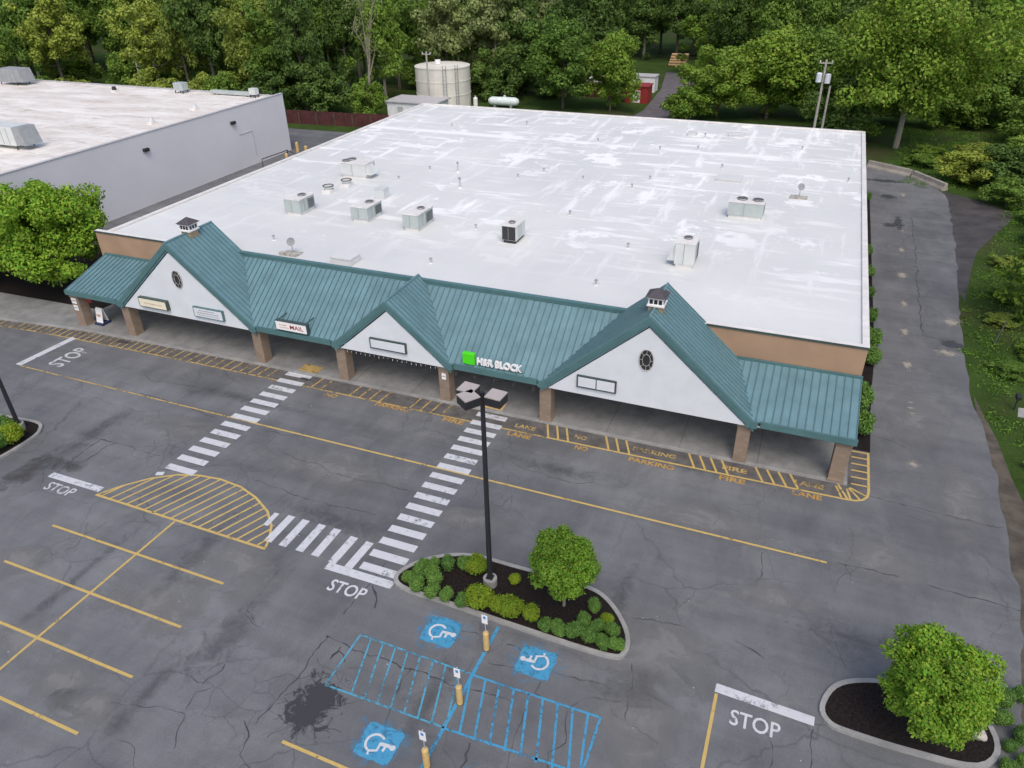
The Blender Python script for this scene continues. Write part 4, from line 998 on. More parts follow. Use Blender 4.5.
for x in (-53.6, -50.6):
    b = MB(); b.box(x-.15, 124.8, 0, x+.15, 125.8, 0.6); b.build('saddle', M['kerb'], T)
T = thing('gas_cylinder', 'small white upright cylinder left of the propane tank', 'cylinder', (-57.2, 124.8, 0)); b = MB(); b.tube([(-57.2, 124.8, 0), (-57.2, 124.8, 1.35), (-57.2, 124.8, 1.6)], [0.38, 0.38, 0.12], 12); b.build('shell', M['letter'], T); b = MB(); b.tube([(-57.2, 124.8, 1.6), (-57.2, 124.8, 1.8)], 0.15, 8); b.build('collar', M['galv'], T)
def shed(name, label, x0, x1, y0, y1, h, wall, roof, door=None, rh=0.0):
    T = thing(name, label, 'shed', ((x0+x1)/2, (y0+y1)/2, 0))
    b = MB(); b.box(x0, y0, 0, x1, y1, h); b.build('wall', wall, T)
    b = MB()
    if rh: 
        ym = (y0+y1)/2; b.extrude([(x0-.2, y0-.2, h+0.001), (x0-.2, y1+.2, h+0.001), (x0-.2, ym, h+rh)], (x1-x0+.4, 0, 0))
    else: b.box(x0-.15, y0-.15, h+0.001, x1+.15, y1+.15, h+.15)
    b.build('roof', roof, T)
    b = MB(); xm = (x0+x1)/2; b.box(xm-.7, y0-.05, 0.1, xm+.7, y0-.003, h*.78); b.build('door', door or M['letter'], T)
    return T
shed('red_shed', 'small open red shed with a white door beside the gravel drive', -33.2, -29.2, 135.5, 139, 2.7, M['red'], M['red'], M['letter'])
b = None
shed('storage_container', 'white container standing behind the red shed', -35.6, -30.3, 146, 149, 2.7, M['siding'], M['trim_grey'], M['hvac_lite'])
shed('white_outbuilding', 'long pale outbuilding half hidden behind the young trees', -46, -37.5, 143, 147, 2.4, M['siding'], M['siding'])
shed('red_outbuilding', 'long low red outbuilding glimpsed between the young trees', -41.5, -35.0, 139, 141, 2.0, M['rust'], M['rust'], M['rust'])
T = thing('lumber_pile', 'stack of pale cut timber at the far clearing', 'lumber pile', (-31, 179, 0))
for k in range(5):
    b = MB()
    for i in range(6-k): b.tube([(-34.2+k*.1, 178+k*.25+i*.5, 0.3+k*.5), (-30.6+k*.1, 178.4+k*.25+i*.5, 0.3+k*.5)], 0.26, 8)
    b.build('log_layer', M['logs'], T)
T = thing('parked_van', 'pale van parked under the trees right of the gravel drive', 'van', (-20.5, 131, 0))
b = MB(); b.extrude([(-21.6, 129.6, .35), (-21.6, 133.8, .35), (-21.6, 133.8, 1.9), (-21.6, 130.8, 1.95), (-21.6, 130.1, 1.15), (-21.6, 129.6, 1.05)], (1.9, 0, 0)); bevel(b.build('body', M['siding'], T), .08)
b = MB(); b.box(-21.5, 129.98, 1.2, -19.8, 130.2, 1.75); b.build('windscreen', M['glass'], T)
for x in (-21.63, -19.9):
    for y in (130.4, 133): b = MB(); b.tube([(x, y, .35), (x+.22, y, .35)], .34, 14); b.build('wheel', M['dark'], T)
# concrete barriers at the bend
for a, c, lb in (((6.25, 104.25), (11.0, 101.15), 'longer concrete barrier at the bend, next to the store corner'), ((11.25, 100.85), (14.3, 96.2), 'shorter concrete barrier at the bend, farther right')):
    T = thing('concrete_barrier', lb, 'barrier', ((a[0]+c[0])/2, (a[1]+c[1])/2, 0), 'concrete barriers at the bend')
    A, C_ = Vector(a+(0,)), Vector(c+(0,)); t = (C_-A).normalized(); s = Vector((-t.y, t.x, 0))
    b = MB(); prof = [(-.42, 0), (.42, 0), (.38, .2), (.24, .45), (.2, .85), (-.2, .85), (-.24, .45), (-.38, .2)]
    b.extrude([A+s*p[0]+Vector((0, 0, p[1])) for p in prof], C_-A); bevel(b.build('barrier_body', M['barrier'], T), .03)
    b = MB(); b.tube([A.lerp(C_, .5)+Vector((0, 0, .85)), A.lerp(C_, .5)+Vector((0, 0, .98))], .05, 6); b.build('lifting_eye', M['galv'], T)
# utility poles
def upole(x, y, h, label, cans=(), arm=1.6, double=False):
    T = thing('utility_pole', label, 'utility pole', (x, y, 0))
    b = MB(); b.tube([(x, y, 0), (x, y, h)], [0.19, 0.13], 8); b.build('pole', M['wood'], T)
    if double: b = MB(); b.tube([(x+1.0, y+.2, 0), (x+1.0, y+.2, h*.72)], [0.17, 0.13], 8); b.build('stub_pole', M['wood'], T)
    b = MB(); b.box(x-arm/2, y-.06, h-.5, x+arm/2, y+.06, h-.36); ca = b.build('crossarm', M['wood'], T)
    for k in (-.45, 0, .45):
        b = MB(); b.tube([(x+arm*k, y, h-.36), (x+arm*k, y, h-.1)], [.05, .08], 6); b.build('insulator', M['letter'], ca)
    for cx, cz in cans:
        b = MB(); b.tube([(x+cx, y-.25, cz), (x+cx, y-.25, cz+1.05), (x+cx, y-.25, cz+1.15)], [.36, .36, .2], 12); o = b.build('transformer', M['transf'], T)
upole(-1.0, 111, 11.4, 'utility pole with two grey transformers behind the right rear roof corner', ((-.55, 8.7), (.55, 8.6)), 1.6, True)
upole(-62.4, 117.5, 9.6, 'bare utility pole with a short crossarm in front of the round tank')
upole(-126.5, 118, 9.6, 'utility pole with two transformers among the trees beyond the stained roof', ((-1.0, 6.6), (.9, 6.4)), 2.0)
# bollards and rail at the neighbour's rear corner
for i, (px, py, lb) in enumerate(((298, 152, 'yellow bollard nearest the grey wall corner'), (307, 156, 'yellow bollard farthest from the grey wall'), (288, 164, 'front yellow bollard by the grey wall'))):
    c = G(px, py); T = thing('bollard', lb, 'bollard', (c.x, c.y, 0), 'yellow bollards behind the stores'); b = MB(); b.tube([(c.x, c.y, 0), (c.x, c.y, 1.3)], .22, 10); b.build('post', M['L_lime'] if False else M['bolyellow'], T)
    b = MB(); b.tube([(c.x, c.y, 1.3), (c.x, c.y, 1.4)], [.22, .1], 10); b.build('cap', M['bolyellow'], T)
T = thing('guard_rail', 'dark pipe rail beside the grey wall corner', 'railing', (-67, 82, 0)); b = MB()
b.tube([(-67.2, 79, 0), (-67.2, 79, 1.2), (-66.9, 84, 1.2), (-64.5, 83, 1.0)], .06, 6); b.build('rail', M['dark'], T)
b = MB(); b.tube([(-66.9, 84, 0), (-66.9, 84, 1.2)], .06, 6); b.build('post', M['dark'], T)

# ------------------------------------------------------------------ foliage builders
def leaf_mesh(name, centers, radii, nl, size, mat, seed, up=0.35, squash=0.8, aspect=0.6, smooth=False):
    """leaf-sized quads spread over clumps; centers Nx3, radii N"""
    g = np.random.default_rng(seed); centers = np.asarray(centers, float); radii = np.asarray(radii, float)
    wgt = radii**2; idx = g.choice(len(centers), nl, p=wgt/wgt.sum())
    d = g.normal(size=(nl, 3)); d /= np.linalg.norm(d, axis=1)[:, None]
    rr2 = radii[idx]*g.uniform(0.45, 1.0, nl)**0.6*(1+0.12*g.normal(size=nl))
    p = centers[idx]+d*rr2[:, None]*np.array([1, 1, squash])
    n = d*0.9+g.normal(size=(nl, 3))*0.55+np.array([0, 0, up]); n /= np.linalg.norm(n, axis=1)[:, None]
    a = np.cross(n, g.normal(size=(nl, 3))); a /= np.linalg.norm(a, axis=1)[:, None]; b_ = np.cross(n, a)
    s = size*g.uniform(0.6, 1.35, nl)[:, None]
    q = np.stack([p+a*s, p+b_*s*aspect, p-a*s, p-b_*s*aspect], 1).reshape(-1, 3)
    me = bpy.data.meshes.new(name); me.vertices.add(nl*4); me.vertices.foreach_set('co', q.ravel())
    me.loops.add(nl*4); me.loops.foreach_set('vertex_index', np.arange(nl*4, dtype=np.int32))
    me.polygons.add(nl); me.polygons.foreach_set('loop_start', np.arange(0, nl*4, 4, dtype=np.int32))
    me.materials.append(mat); me.update(calc_edges=True); me.validate(); return me
def crown_clumps(rx, rz, zc, n, seed, cr0=0.34, shell=0.55, droop=0.0, top=1.0, lumpy=0.22):
    g = np.random.default_rng(seed); ph = g.uniform(0, 6.28, 6); out, rad = [], []
    while len(out) < n:
        d = g.normal(size=3); d /= np.linalg.norm(d)
        az_, el = math.atan2(d[1], d[0]), d[2]
        k = 1+lumpy*(math.sin(3*az_+ph[0]+2*el)+math.sin(5*az_+ph[1]-3*el)*.6+math.sin(2*az_+4*el+ph[2])*.7)
        r = g.uniform(shell, 1.0)*k*0.86
        if d[2] < -0.55 and g.random() < .6: continue
        wid = 1.0-0.25*max(0, d[2])*(1-top)
        out.append((d[0]*rx*r*wid, d[1]*rx*r*wid, zc+d[2]*rz*r)); rad.append(rx*cr0*g.uniform(.6, 1.15))
    return out, rad
def trunk_mesh(name, h, r0, cl, seed, nlimb=7, mat=None, zfork=0.35):
    g = random.Random(seed); b = MB(); lean = g.uniform(-.03, .03)*h
    b.tube([(0, 0, 0), (lean*.3, 0, h*.25), (lean*.7, lean*.3, h*.55), (lean, lean, h*.85)], [r0, r0*.8, r0*.55, r0*.15], 7)
    for k in range(nlimb):
        e = Vector(cl[int(g.random()*len(cl))]); z = min(h*(zfork+.4*g.random()), e.z-.1*h) if e.z > .4*h else h*zfork*.8
        s = Vector((lean*z/h, lean*.3, max(z, h*.12))); m = s.lerp(e, .5)+Vector((0, 0, -.04*h))
        b.tube([s, m, e], [r0*.42, r0*.26, r0*.07], 5)
    o = b.build(name, mat or M['bark'])
    me = o.data; bpy.data.objects.remove(o); return me
PROT = {}
def tree_proto(key, h, rx, zc, rz, ncl, nl, leaf, mat, seed, bark=None, r0=None, **kw):
    cl, rad = crown_clumps(rx, rz, zc, ncl, seed, **kw)
    PROT[key] = (leaf_mesh('crown', cl, rad, nl, leaf, mat, seed+100), trunk_mesh('trunk', h, r0 or h*.018, cl, seed, mat=bark), h, rx)
def place_tree(key, x, y, h, rx, label, cat='tree', name='forest_tree', group=None, rot=None):
    cme, tme, h0, r0 = PROT[key]
    T = thing(name, label, cat, (x, y, 0), group)
    c = bpy.data.objects.new('crown', cme); t = bpy.data.objects.new('trunk', tme)
    for o in (c, t): COL.objects.link(o); o.parent = T
    T.scale = (rx/r0, rx/r0, h/h0); T.rotation_euler = (0, 0, rnd.uniform(0, 6.28) if rot is None else rot); return T
ov = 0
for k, (m, nm) in enumerate((('L_dark', 'dark'), ('L_mid', 'mid'), ('L_olive', 'olive'), ('L_bright', 'bright'), ('L_pale', 'pale'))):
    for v in range(2):
        tree_proto((nm, v), 18, 5, 9.6, 8.8, 74+8*v, 12000, 0.255, M[m], 11+7*k+3*v, bark=M['palebark'] if v else M['bark'], cr0=0.27, lumpy=0.26, shell=0.4)
        tree_proto((nm+'_bush', v), 6, 3, 2.7, 3.1, 46, 7000, 0.18, M[m], 71+7*k+3*v, cr0=0.30, lumpy=0.25)
# individual recognisable trees
tree_proto('big', 20, 12.0, 11.2, 9.6, 230, 60000, 0.22, M['L_bright'], 5, bark=M['palebark'], r0=0.42, cr0=0.17, shell=.35, lumpy=.2)
tree_proto('young', 12, 5, 6.2, 6.2, 100, 18000, 0.21, M['L_bright'], 8, cr0=0.26, lumpy=.2)
tree_proto('young2', 12, 5, 6.0, 6.2, 100, 18000, 0.21, M['L_mid'], 9, cr0=0.26, lumpy=.2)
place_tree('big', 9.8, 115.5, 20.5, 12.2, 'broad yellow-green tree towering beyond the rear right corner of the roof', name='broadleaf_tree', rot=1)
NT = [('young2', -42.0, 127.5, 14.0, 6.7, 'round green tree standing left of the pointed pale tree by the propane tank'),
 ('young', -33.8, 128.0, 12.6, 4.9, 'pointed bright green tree just left of the gravel drive'),
 (('bright', 0), -23.5, 168, 16, 6.6, 'bright green tree standing alone beyond the timber pile'),
 ('young', -16.0, 127.5, 11.0, 6.0, 'bushy bright tree right of the gravel drive'),
 (('bright_bush', 0), -20.8, 122.5, 6.2, 3.6, 'low bright bush at the right edge of the gravel drive'),
 ('young', -8.6, 129.5, 13.6, 6.6, 'tall bright tree left of the transformer pole'),
 ('young2', -2.0, 131.5, 13.0, 6.2, 'rounded green tree directly behind the transformer pole'),
 ('young2', 22.0, 137, 13.8, 6.4, 'dense green tree right of the broad yellow-green tree'),
 ('young', 31.0, 141, 15.0, 6.6, 'bright green tree at the upper right edge of the view'),
 (('mid', 0), 14.0, 146, 16, 6, 'tall green tree half hidden behind the broad yellow-green tree'),
 (('mid_bush', 0), 27.5, 124, 6.5, 5.0, 'large leafy bush at the right edge above the clearing'),
 (('dark_bush', 1), 2.0, 117.5, 9.0, 4.4, 'dark bushy tree right of the transformer pole'),
 (('olive_bush', 0), 16.6, 100.0, 4.4, 3.0, 'pale olive thicket beside the concrete barriers'),
 (('dark_bush', 0), 20.8, 99.0, 5.2, 3.8, 'dark thicket right of the pale olive thicket'),
 (('mid_bush', 1), 24.0, 104.0, 6.0, 4.0, 'green thicket behind the dark thicket at the right edge'),
 (('mid_bush', 1), 19.8, 92.0, 3.0, 2.6, 'low green bush beside the dirt turnout'),
 (('lime', 0), 17.2, 61.5, 8.0, 3.3, 'yellow-green tree cut by the right edge of the view beside the drive'),
 (('bright_bush', 1), -69.5, 109.5, 6.8, 3.3, 'bright green bush standing in front of the pale bare tree'),
 (('dark_bush', 0), -78.5, 110.5, 8.8, 5.0, 'dark spreading shrub tree behind the red fence'),
 (('dark_bush', 1), -86.5, 108.0, 7.0, 4.6, 'dark shrub tree at the left end of the red fence'),
 (('dark_bush', 1), -55.2, 131.5, 9.0, 4.6, 'dark bushy tree behind the propane tank'),
 (('pale', 0), -66.5, 133.0, 21.5, 5.6, 'pale silvery tree leaning over the round tank'),
 (('pale', 1), -57.8, 136.0, 21.0, 5.2, 'pale silvery tree right of the round tank'),
 (('olive', 0), -91.0, 116.5, 18.5, 5.6, 'olive tree with sunlit top behind the corner of the grey wall')]
tree_proto(('lime', 0), 8, 3.3, 4.5, 3.9, 60, 9000, 0.17, M['L_bright'], 60, cr0=0.27)
for key, x, y, h, r0, lb in NT:
    bush = h < 7.5 or 'bush' in lb or 'shrub' in lb or 'thicket' in lb
    place_tree(key, x, y, h, r0, lb, cat='bush' if bush else 'tree', name='bush' if bush else 'broadleaf_tree')
# pale bare tree
T = thing('bare_tree', 'pale nearly leafless tree with forking trunks behind the red fence', 'tree', (-73.5, 117, 0))
g = random.Random(4); b = MB()
b.tube([(-73.5, 117, 0), (-73.6, 117, 4), (-73.2, 117, 7)], [.3, .26, .2], 7)
for k in range(9):
    a = g.uniform(0, 6.28); l = g.uniform(1.0, 3.4); z0 = g.uniform(5, 9); h = g.uniform(13, 18)
    s = Vector((-73.3+.1*k*.1, 117, z0)); e = Vector((-73.3+math.cos(a)*l, 117+math.sin(a)*l, h)); m = s.lerp(e, .5)+Vector((g.uniform(-.5, .5), g.uniform(-.5, .5), 0))
    b.tube([s, m, e], [.16, .11, .04], 5)
    for j in range(4):
        q = m.lerp(e, g.random()); b.tube([q, q+Vector((g.uniform(-1.3, 1.3), g.uniform(-1.3, 1.3), g.uniform(.8, 2.4)))], [.06, .02], 4)
b.build('trunk', M['palebark'], T)
me = leaf_mesh('crown', [(-0.2+g.uniform(-3, 3), g.uniform(-2, 2), g.uniform(9, 18)) for _ in range(20)], [1.1]*20, 700, .16, M['L_pale'], 3)
o = bpy.data.objects.new('crown', me); COL.objects.link(o); o.parent = T
# forest rows
kinds = {'L': ['mid', 'olive', 'dark', 'mid', 'olive'], 'C': ['dark', 'dark', 'pale', 'mid'], 'R': ['dark', 'dark', 'mid', 'dark']}
word = {'dark': 'dark green', 'mid': 'mid green', 'olive': 'olive green', 'bright': 'bright green', 'pale': 'pale silvery green'}
zone = {'L': 'beyond the stained roof', 'C': 'behind the round tank', 'R': 'beyond the far clearing'}
ordn = ['first', 'second', 'third', 'fourth', 'fifth', 'sixth', 'seventh', 'eighth', 'ninth', 'tenth', 'eleventh', 'twelfth', 'thirteenth', 'fourteenth', 'fifteenth', 'sixteenth', 'seventeenth', 'eighteenth', 'nineteenth', 'twentieth', 'twenty-first', 'twenty-second', 'twenty-third', 'twenty-fourth', 'twenty-fifth']
rown = ['front', 'second', 'third', 'fourth', 'rear']
rows = [('L', 0, -172, -80, 113, 7.0), ('L', 1, -182, -72, 123, 7.2), ('L', 2, -192, -74, 134, 7.6), ('L', 3, -205, -76, 147, 8.5),
        ('C', 0, -71, -46, 141, 6.0), ('C', 1, -76, -42, 150, 6.6), ('C', 2, -80, -40, 161, 7.5),
        ('R', 0, -18, 50, 158, 7.5), ('R', 1, -42, 56, 186, 7.4), ('R', 2, -48, 62, 196, 7.8), ('R', 3, -60, 70, 208, 8.5)]
for z, ri, xa, xb, y0, sp in rows:
    x = xa; k = 0
    while x < xb:
        xx, yy = x+rnd.uniform(-1.6, 1.6), y0+rnd.uniform(-2.5, 2.5); x += sp
        if z == 'L' and ri == 0: yy -= max(0, -(xx+110))*0.06
        pxx = P(xx, yy, 8)[0]
        if pxx < -70 or pxx > 1095: continue
        if z == 'L' and ri < 2 and 84 < P(xx, yy, 3)[0] < 128: continue
        if z == 'R' and ri == 0 and xx < 2 and xx > -32 and False: continue
        kd = rnd.choice(kinds[z]); h = rnd.uniform(18, 24); r0 = rnd.uniform(4.2, 6.0)
        if z == 'R': h = rnd.uniform(17, 23)
        place_tree((kd, rnd.randint(0, 1)), xx, yy, h, r0, '%s tree, %s from left in %s row %s' % (word[kd], ordn[min(k, 24)], rown[ri], zone[z]), group='forest trees '+zone[z]); k += 1
# undergrowth bushes along the forest foot behind the neighbour
k = 0
for i in range(13):
    x = -150+i*5.6+rnd.uniform(-1.5, 1.5); y = 104+rnd.uniform(-1.5, 1.5)-max(0, -(x+110))*0.06
    px = P(x, y, 2)[0]
    if px < -40 or x > -88: continue
    kd = rnd.choice(('mid_bush', 'olive_bush', 'dark_bush', 'bright_bush'))
    if 84 < px < 128: continue
    place_tree((kd, rnd.randint(0, 1)), x, y, rnd.uniform(4.5, 8), rnd.uniform(3, 4.2), '%s bush at the forest foot, %s from the left' % (word[kd[:-5]], ordn[k]), 'bush', 'bush', 'bushes at the forest foot'); k += 1
k = 0
for (xa, xb, y0, sp, zn) in ((-74, -44, 137.5, 4.2, 'behind the round tank'), (-48, -36, 152, 4.5, 'behind the young trees'), (-12, 46, 153, 5.0, 'beyond the far clearing'), (-150, -82, 118.5, 5.4, 'between the trunks behind the stained roof'), (12, 44, 131, 5.2, 'below the right-hand trees')):
    x = xa; k = 0
    while x < xb:
        xx, yy = x+rnd.uniform(-1.3, 1.3), y0+rnd.uniform(-1.5, 1.5); x += sp; px = P(xx, yy, 2)[0]
        if not (-30 < px < 1060) or 84 < px < 128: continue
        kd = rnd.choice(('mid_bush', 'olive_bush', 'dark_bush', 'dark_bush'))
        place_tree((kd, rnd.randint(0, 1)), xx, yy, rnd.uniform(5, 9), rnd.uniform(3, 4.4), '%s understorey bush %s, %s from the left' % (word[kd[:-5]], zn, ordn[k]), 'bush', 'bush', 'understorey bushes '+zn); k += 1
# far woodland as one mass
g_ = np.random.default_rng(2); cl = []; rad = []
for i in range(620):
    x = g_.uniform(-300, 130); y = g_.uniform(222, 262) if x > -75 else g_.uniform(160, 205); cl.append((x, y, g_.uniform(2, 25))); rad.append(g_.uniform(2.2, 4.4))
me = leaf_mesh('distant_woodland', cl, rad, 70000, 0.6, M['L_dark'], 9)
o = bpy.data.objects.new('distant_woodland', me); COL.objects.link(o); tag(o, 'dark mass of woodland closing the view behind all the trees', 'woodland', kind='stuff')
for i, (x, y, h, r0) in enumerate(((14.6, 52.5, 1.6, 1.5), (16.6, 55.5, 2.2, 1.8), (15.2, 60.5, 1.5, 1.4), (16.2, 65.5, 2.4, 2.0), (18.6, 69.0, 3.0, 2.4), (17.2, 73.5, 1.6, 1.5), (15.4, 44.5, 1.3, 1.2), (15.0, 41.0, 1.5, 1.3), (14.9, 37.0, 1.2, 1.1), (21.2, 80.0, 2.6, 2.2), (22.0, 86.5, 2.4, 2.2), (17.5, 104.5, 2.2, 2.4), (12.5, 107.0, 1.6, 2.0), (13.5, 112.0, 1.6, 2.2), (19.0, 112.5, 2.0, 2.6), (25.0, 114.5, 2.6, 3.0))):
    if y < 76: h *= .6; r0 *= .75
    place_tree((('mid_bush', 'bright_bush', 'olive_bush')[i % 3], i % 2), x, y, h, r0, '%s low brush clump at the right edge of the drive, %s from the camera' % (('mid green', 'bright green', 'olive')[i % 3], ordn[min(i, 24)]), 'bush', 'brush_clump', 'brush clumps right of the drive')
# grass tufts beside the drive
g_ = np.random.default_rng(12); cl = []; rad = []
while len(cl) < 2600:
    y = g_.uniform(24, 128); x = g_.uniform(10, 34)
    ex = lerpl([(b_, a_) for a_, b_ in edge[:17]], y) if y < 94 else 15-(y-94)*1.3
    if y < 50 and x < ex+(1.6 if y < 44 else .5): continue
    if x < ex+.25: continue
    if 64 < y < 97 and x < 13.6+max(0, (y-66))*.24+.2: continue
    if x > 12+y*.19: continue
    if 13.5 < x < 17.2 and 46 < y < 49.3: continue
    cl.append((x, y, 0.05)); rad.append(g_.uniform(.25, .75))
me = leaf_mesh('grass', cl, rad, 70000, 0.10, foliage('grass_blades', (0.060, 0.140, 0.018), (0.152, 0.286, 0.038), .2), 4, up=.8, squash=.4, aspect=.35)
o = bpy.data.objects.new('grass', me); COL.objects.link(o); tag(o, 'rough green grass and weeds beside the side drive', 'grass', kind='stuff')

# ------------------------------------------------------------------ planting beds near the camera
def bed(name, pts, label, z=0.15, w_=0.2):
    # closed kerb ring with mulch inside
    c = Vector((sum(p[0] for p in pts)/len(pts), sum(p[1] for p in pts)/len(pts), 0)); sm = []
    n_ = len(pts)
    for i in range(n_):                     # Catmull-Rom
        p0, p1, p2, p3 = [Vector(pts[(i+k) % n_]+(0,)) for k in (-1, 0, 1, 2)]
        for t in (0, .25, .5, .75):
            sm.append(0.5*((2*p1)+(p2-p0)*t+(2*p0-5*p1+4*p2-p3)*t*t+(3*p1-p0-3*p2+p3)*t**3))
    T = thing(name, label, 'planting bed', (c.x, c.y, 0)); b = MB(); inn = []
    m_ = len(sm); area = sum(sm[i].x*sm[(i+1) % m_].y-sm[(i+1) % m_].x*sm[i].y for i in range(m_)); sg = 1 if area > 0 else -1
    for i in range(m_):
        t = (sm[(i+1) % m_]-sm[i-1]).normalized(); inn.append(sm[i]+Vector((-t.y, t.x, 0))*w_*sg)
    up = Vector((0, 0, z))
    for i in range(m_):
        j = (i+1) % m_; b.hull8([sm[i], sm[j], inn[j], inn[i], sm[i]+up, sm[j]+up, inn[j]+up, inn[i]+up])
    b.build('kerb', M['kerb'], T)
    b = MB(); b.quad(*[(p.x, p.y, z-0.03) for p in inn]); b.build('mulch', M['mulch'], T)
    return T
bed('planting_bed', [(-14.95, 21.35), (-14.55, 22.35), (-13.5, 23.35), (-12.0, 23.95), (-9.8, 24.0), (-7.6, 24.0), (-5.8, 23.9), (-4.6, 23.1), (-3.75, 21.9), (-3.65, 20.9), (-4.4, 20.45), (-8.2, 20.5), (-12.3, 20.65), (-14.3, 20.75)], 'long kerbed bed of mulch and clipped shrubs at the centre')
bed('planting_bed', [(3.95, 21.2), (4.4, 22.4), (5.4, 23.1), (6.8, 23.4), (9.5, 23.2), (10.2, 21.8), (9.4, 20.6), (7.2, 20.35), (5.2, 20.35), (4.3, 20.5)], 'kerbed mulch bed with one tree at the lower right')
bed('planting_bed', [(-41.3, 21.2), (-41.25, 23.3), (-41.6, 24.3), (-42.6, 24.85), (-45.5, 24.6), (-49, 24.5), (-49.6, 23), (-49, 20.5), (-44, 20), (-41.8, 20.2)], 'kerbed bed with low bushes cut by the left edge')
# shrubs
def shrub_proto(mat, seed):
    g = np.random.default_rng(seed); cl = [(0, 0, .45)]+[tuple(np.array([math.cos(a)*.2, math.sin(a)*.2, .42+g.uniform(-.12, .16)])) for a in g.uniform(0, 6.28, 9)]
    me = leaf_mesh('foliage', cl, [.36]+[.24]*9, 4200, .040, mat, seed, squash=.95)
    b = MB()
    for k in range(5):
        a = k*1.3; b.tube([(0, 0, 0), (math.cos(a)*.12, math.sin(a)*.12, .3), (math.cos(a)*.25, math.sin(a)*.25, .55)], [.02, .015, .006], 4)
    o = b.build('stems', M['bark']); sm_ = o.data; bpy.data.objects.remove(o); return me, sm_
SP = {'box': shrub_proto(M['L_box'], 31), 'box2': shrub_proto(M['L_box'], 35), 'lime': shrub_proto(M['L_lime'], 32)}
def shrub(key, x, y, r0, label, z=.12, group=None, hs=1.0):
    T = thing('clipped_shrub', label, 'shrub', (x, y, z), group)
    for nm, me in zip(('foliage', 'stems'), SP[key]): o = bpy.data.objects.new(nm, me); COL.objects.link(o); o.parent = T
    s = r0/.44; T.scale = (s*rnd.uniform(.92, 1.14), s*rnd.uniform(.92, 1.14), s*hs*rnd.uniform(.85, 1.1)); T.rotation_euler = (0, 0, rnd.uniform(0, 6.28))
lime = [(477,566,12,'large yellow-green shrub at the rear of the bed beside the lamp post'), (479,598,13,'large yellow-green shrub in front of the lamp post base'), (498,605,10,'medium yellow-green shrub between the two large front ones'), (511,608,12,'large yellow-green shrub right of the lamp post, in the front row'), (531,613,9.5,'medium yellow-green shrub at the right end of the yellow-green front row'), (515,577,6,'tiny yellow-green shrub alone on the mulch left of the tree'), (607,616,6.5,'small yellow-green shrub at the rear right of the central bed')]
for px, py, r0, lb in lime:
    c = G(px, py, .5); shrub('lime', c.x, c.y, r0/743.8*(c-Vector((0,0,H))).length*.98, lb, group='yellow-green shrubs in the central bed')
darks = [(409,577,7),(417,584,8),(419,571,7.5),(432,573,8),(434,563,6.5),(435,580,7.5),(432,590,8),(446.5,595,8),(462,599.5,7.5),(448,563,8),(463,562,7.5),(424,563,6),(545,623.5,7.5),(558,627,8),(574,631,9),(584,620,8),(588,636,8),(597,626,8),(602.5,641,8),(612,630,8),(616.5,643.5,8),(594,605,7.5)]
lf = sorted([d for d in darks if d[0] < 500]); rt = sorted([d for d in darks if d[0] > 500])
for lst, nm in ((lf, 'left'), (rt, 'right')):
    for k, (px, py, r0) in enumerate(lst):
        c = G(px, py, .45); shrub(('box', 'box2')[k % 2], c.x, c.y, r0/743.8*(c-Vector((0,0,H))).length*.98, 'dark green clipped shrub at the %s end of the central bed, %s from the left' % (nm, ordn[k]), group='dark shrubs in the central bed')
for px, py, r0, lb in ((12, 437, 10, 'bright bush nearest the leaning lamp post at the left edge'), (2, 427, 9, 'green bush behind the bright one at the left edge'), (-4, 445, 9, 'green bush cut off by the left edge in front')):
    c = G(px, py, .5); shrub('lime' if px == 12 else 'box', c.x, c.y, r0/743.8*(c-Vector((0,0,H))).length, lb)
for k, (px, py, r0) in enumerate(((867, 195, .55), (870.5, 248, .5), (872, 270, .55), (872.5, 291, .5), (870.5, 316, .6), (872.5, 337, .75), (872, 356, .7), (868, 398, .75), (868, 426, .85))):
    c = G(px, py, .7); shrub(('box', 'box2')[k % 2], (5.3 if k > 6 else 5.95), c.y, r0*.95, 'green shrub along the side wall of the store, %s from the far end' % ordn[k], .03, 'shrubs along the side wall', 1.25)
# street trees in the beds
def street_tree(name, x, y, h, rx, rz, zc, label, seed, nl=20000, leaf=.082, mat='L_street', ncl=110, cr0=.2, lump=.04):
    tree_proto(name, h, rx, zc, rz, ncl, nl, leaf, M[mat], seed, bark=M['palebark'], r0=.08, cr0=cr0, lumpy=lump, shell=.5)
    place_tree(name, x, y, h, rx, label, name='street_tree', rot=seed)
street_tree('s1', -6.9, 22.45, 4.4, 1.75, 1.62, 2.75, 'small round green tree in the central bed', 21, 32000, .06, ncl=160)
c2 = G(906, 742)
street_tree('s2', 7.45, 21.3, 5.4, 2.15, 2.25, 3.0, 'full round green tree in the lower right bed', 22, 52000, .065, ncl=190)
street_tree('s3', -59.5, 41.2, 9.8, 5.6, 4.9, 5.0, 'broad bright green tree in black mulch beside the left end of the store', 23, 52000, .14, 'L_street', 150, .2, .12)
street_tree('s4', -66.5, 39.6, 9.0, 4.6, 4.2, 5.0, 'bright green tree cut by the left edge of the view', 24, 34000, .14, 'L_street', 90, .24, .12)

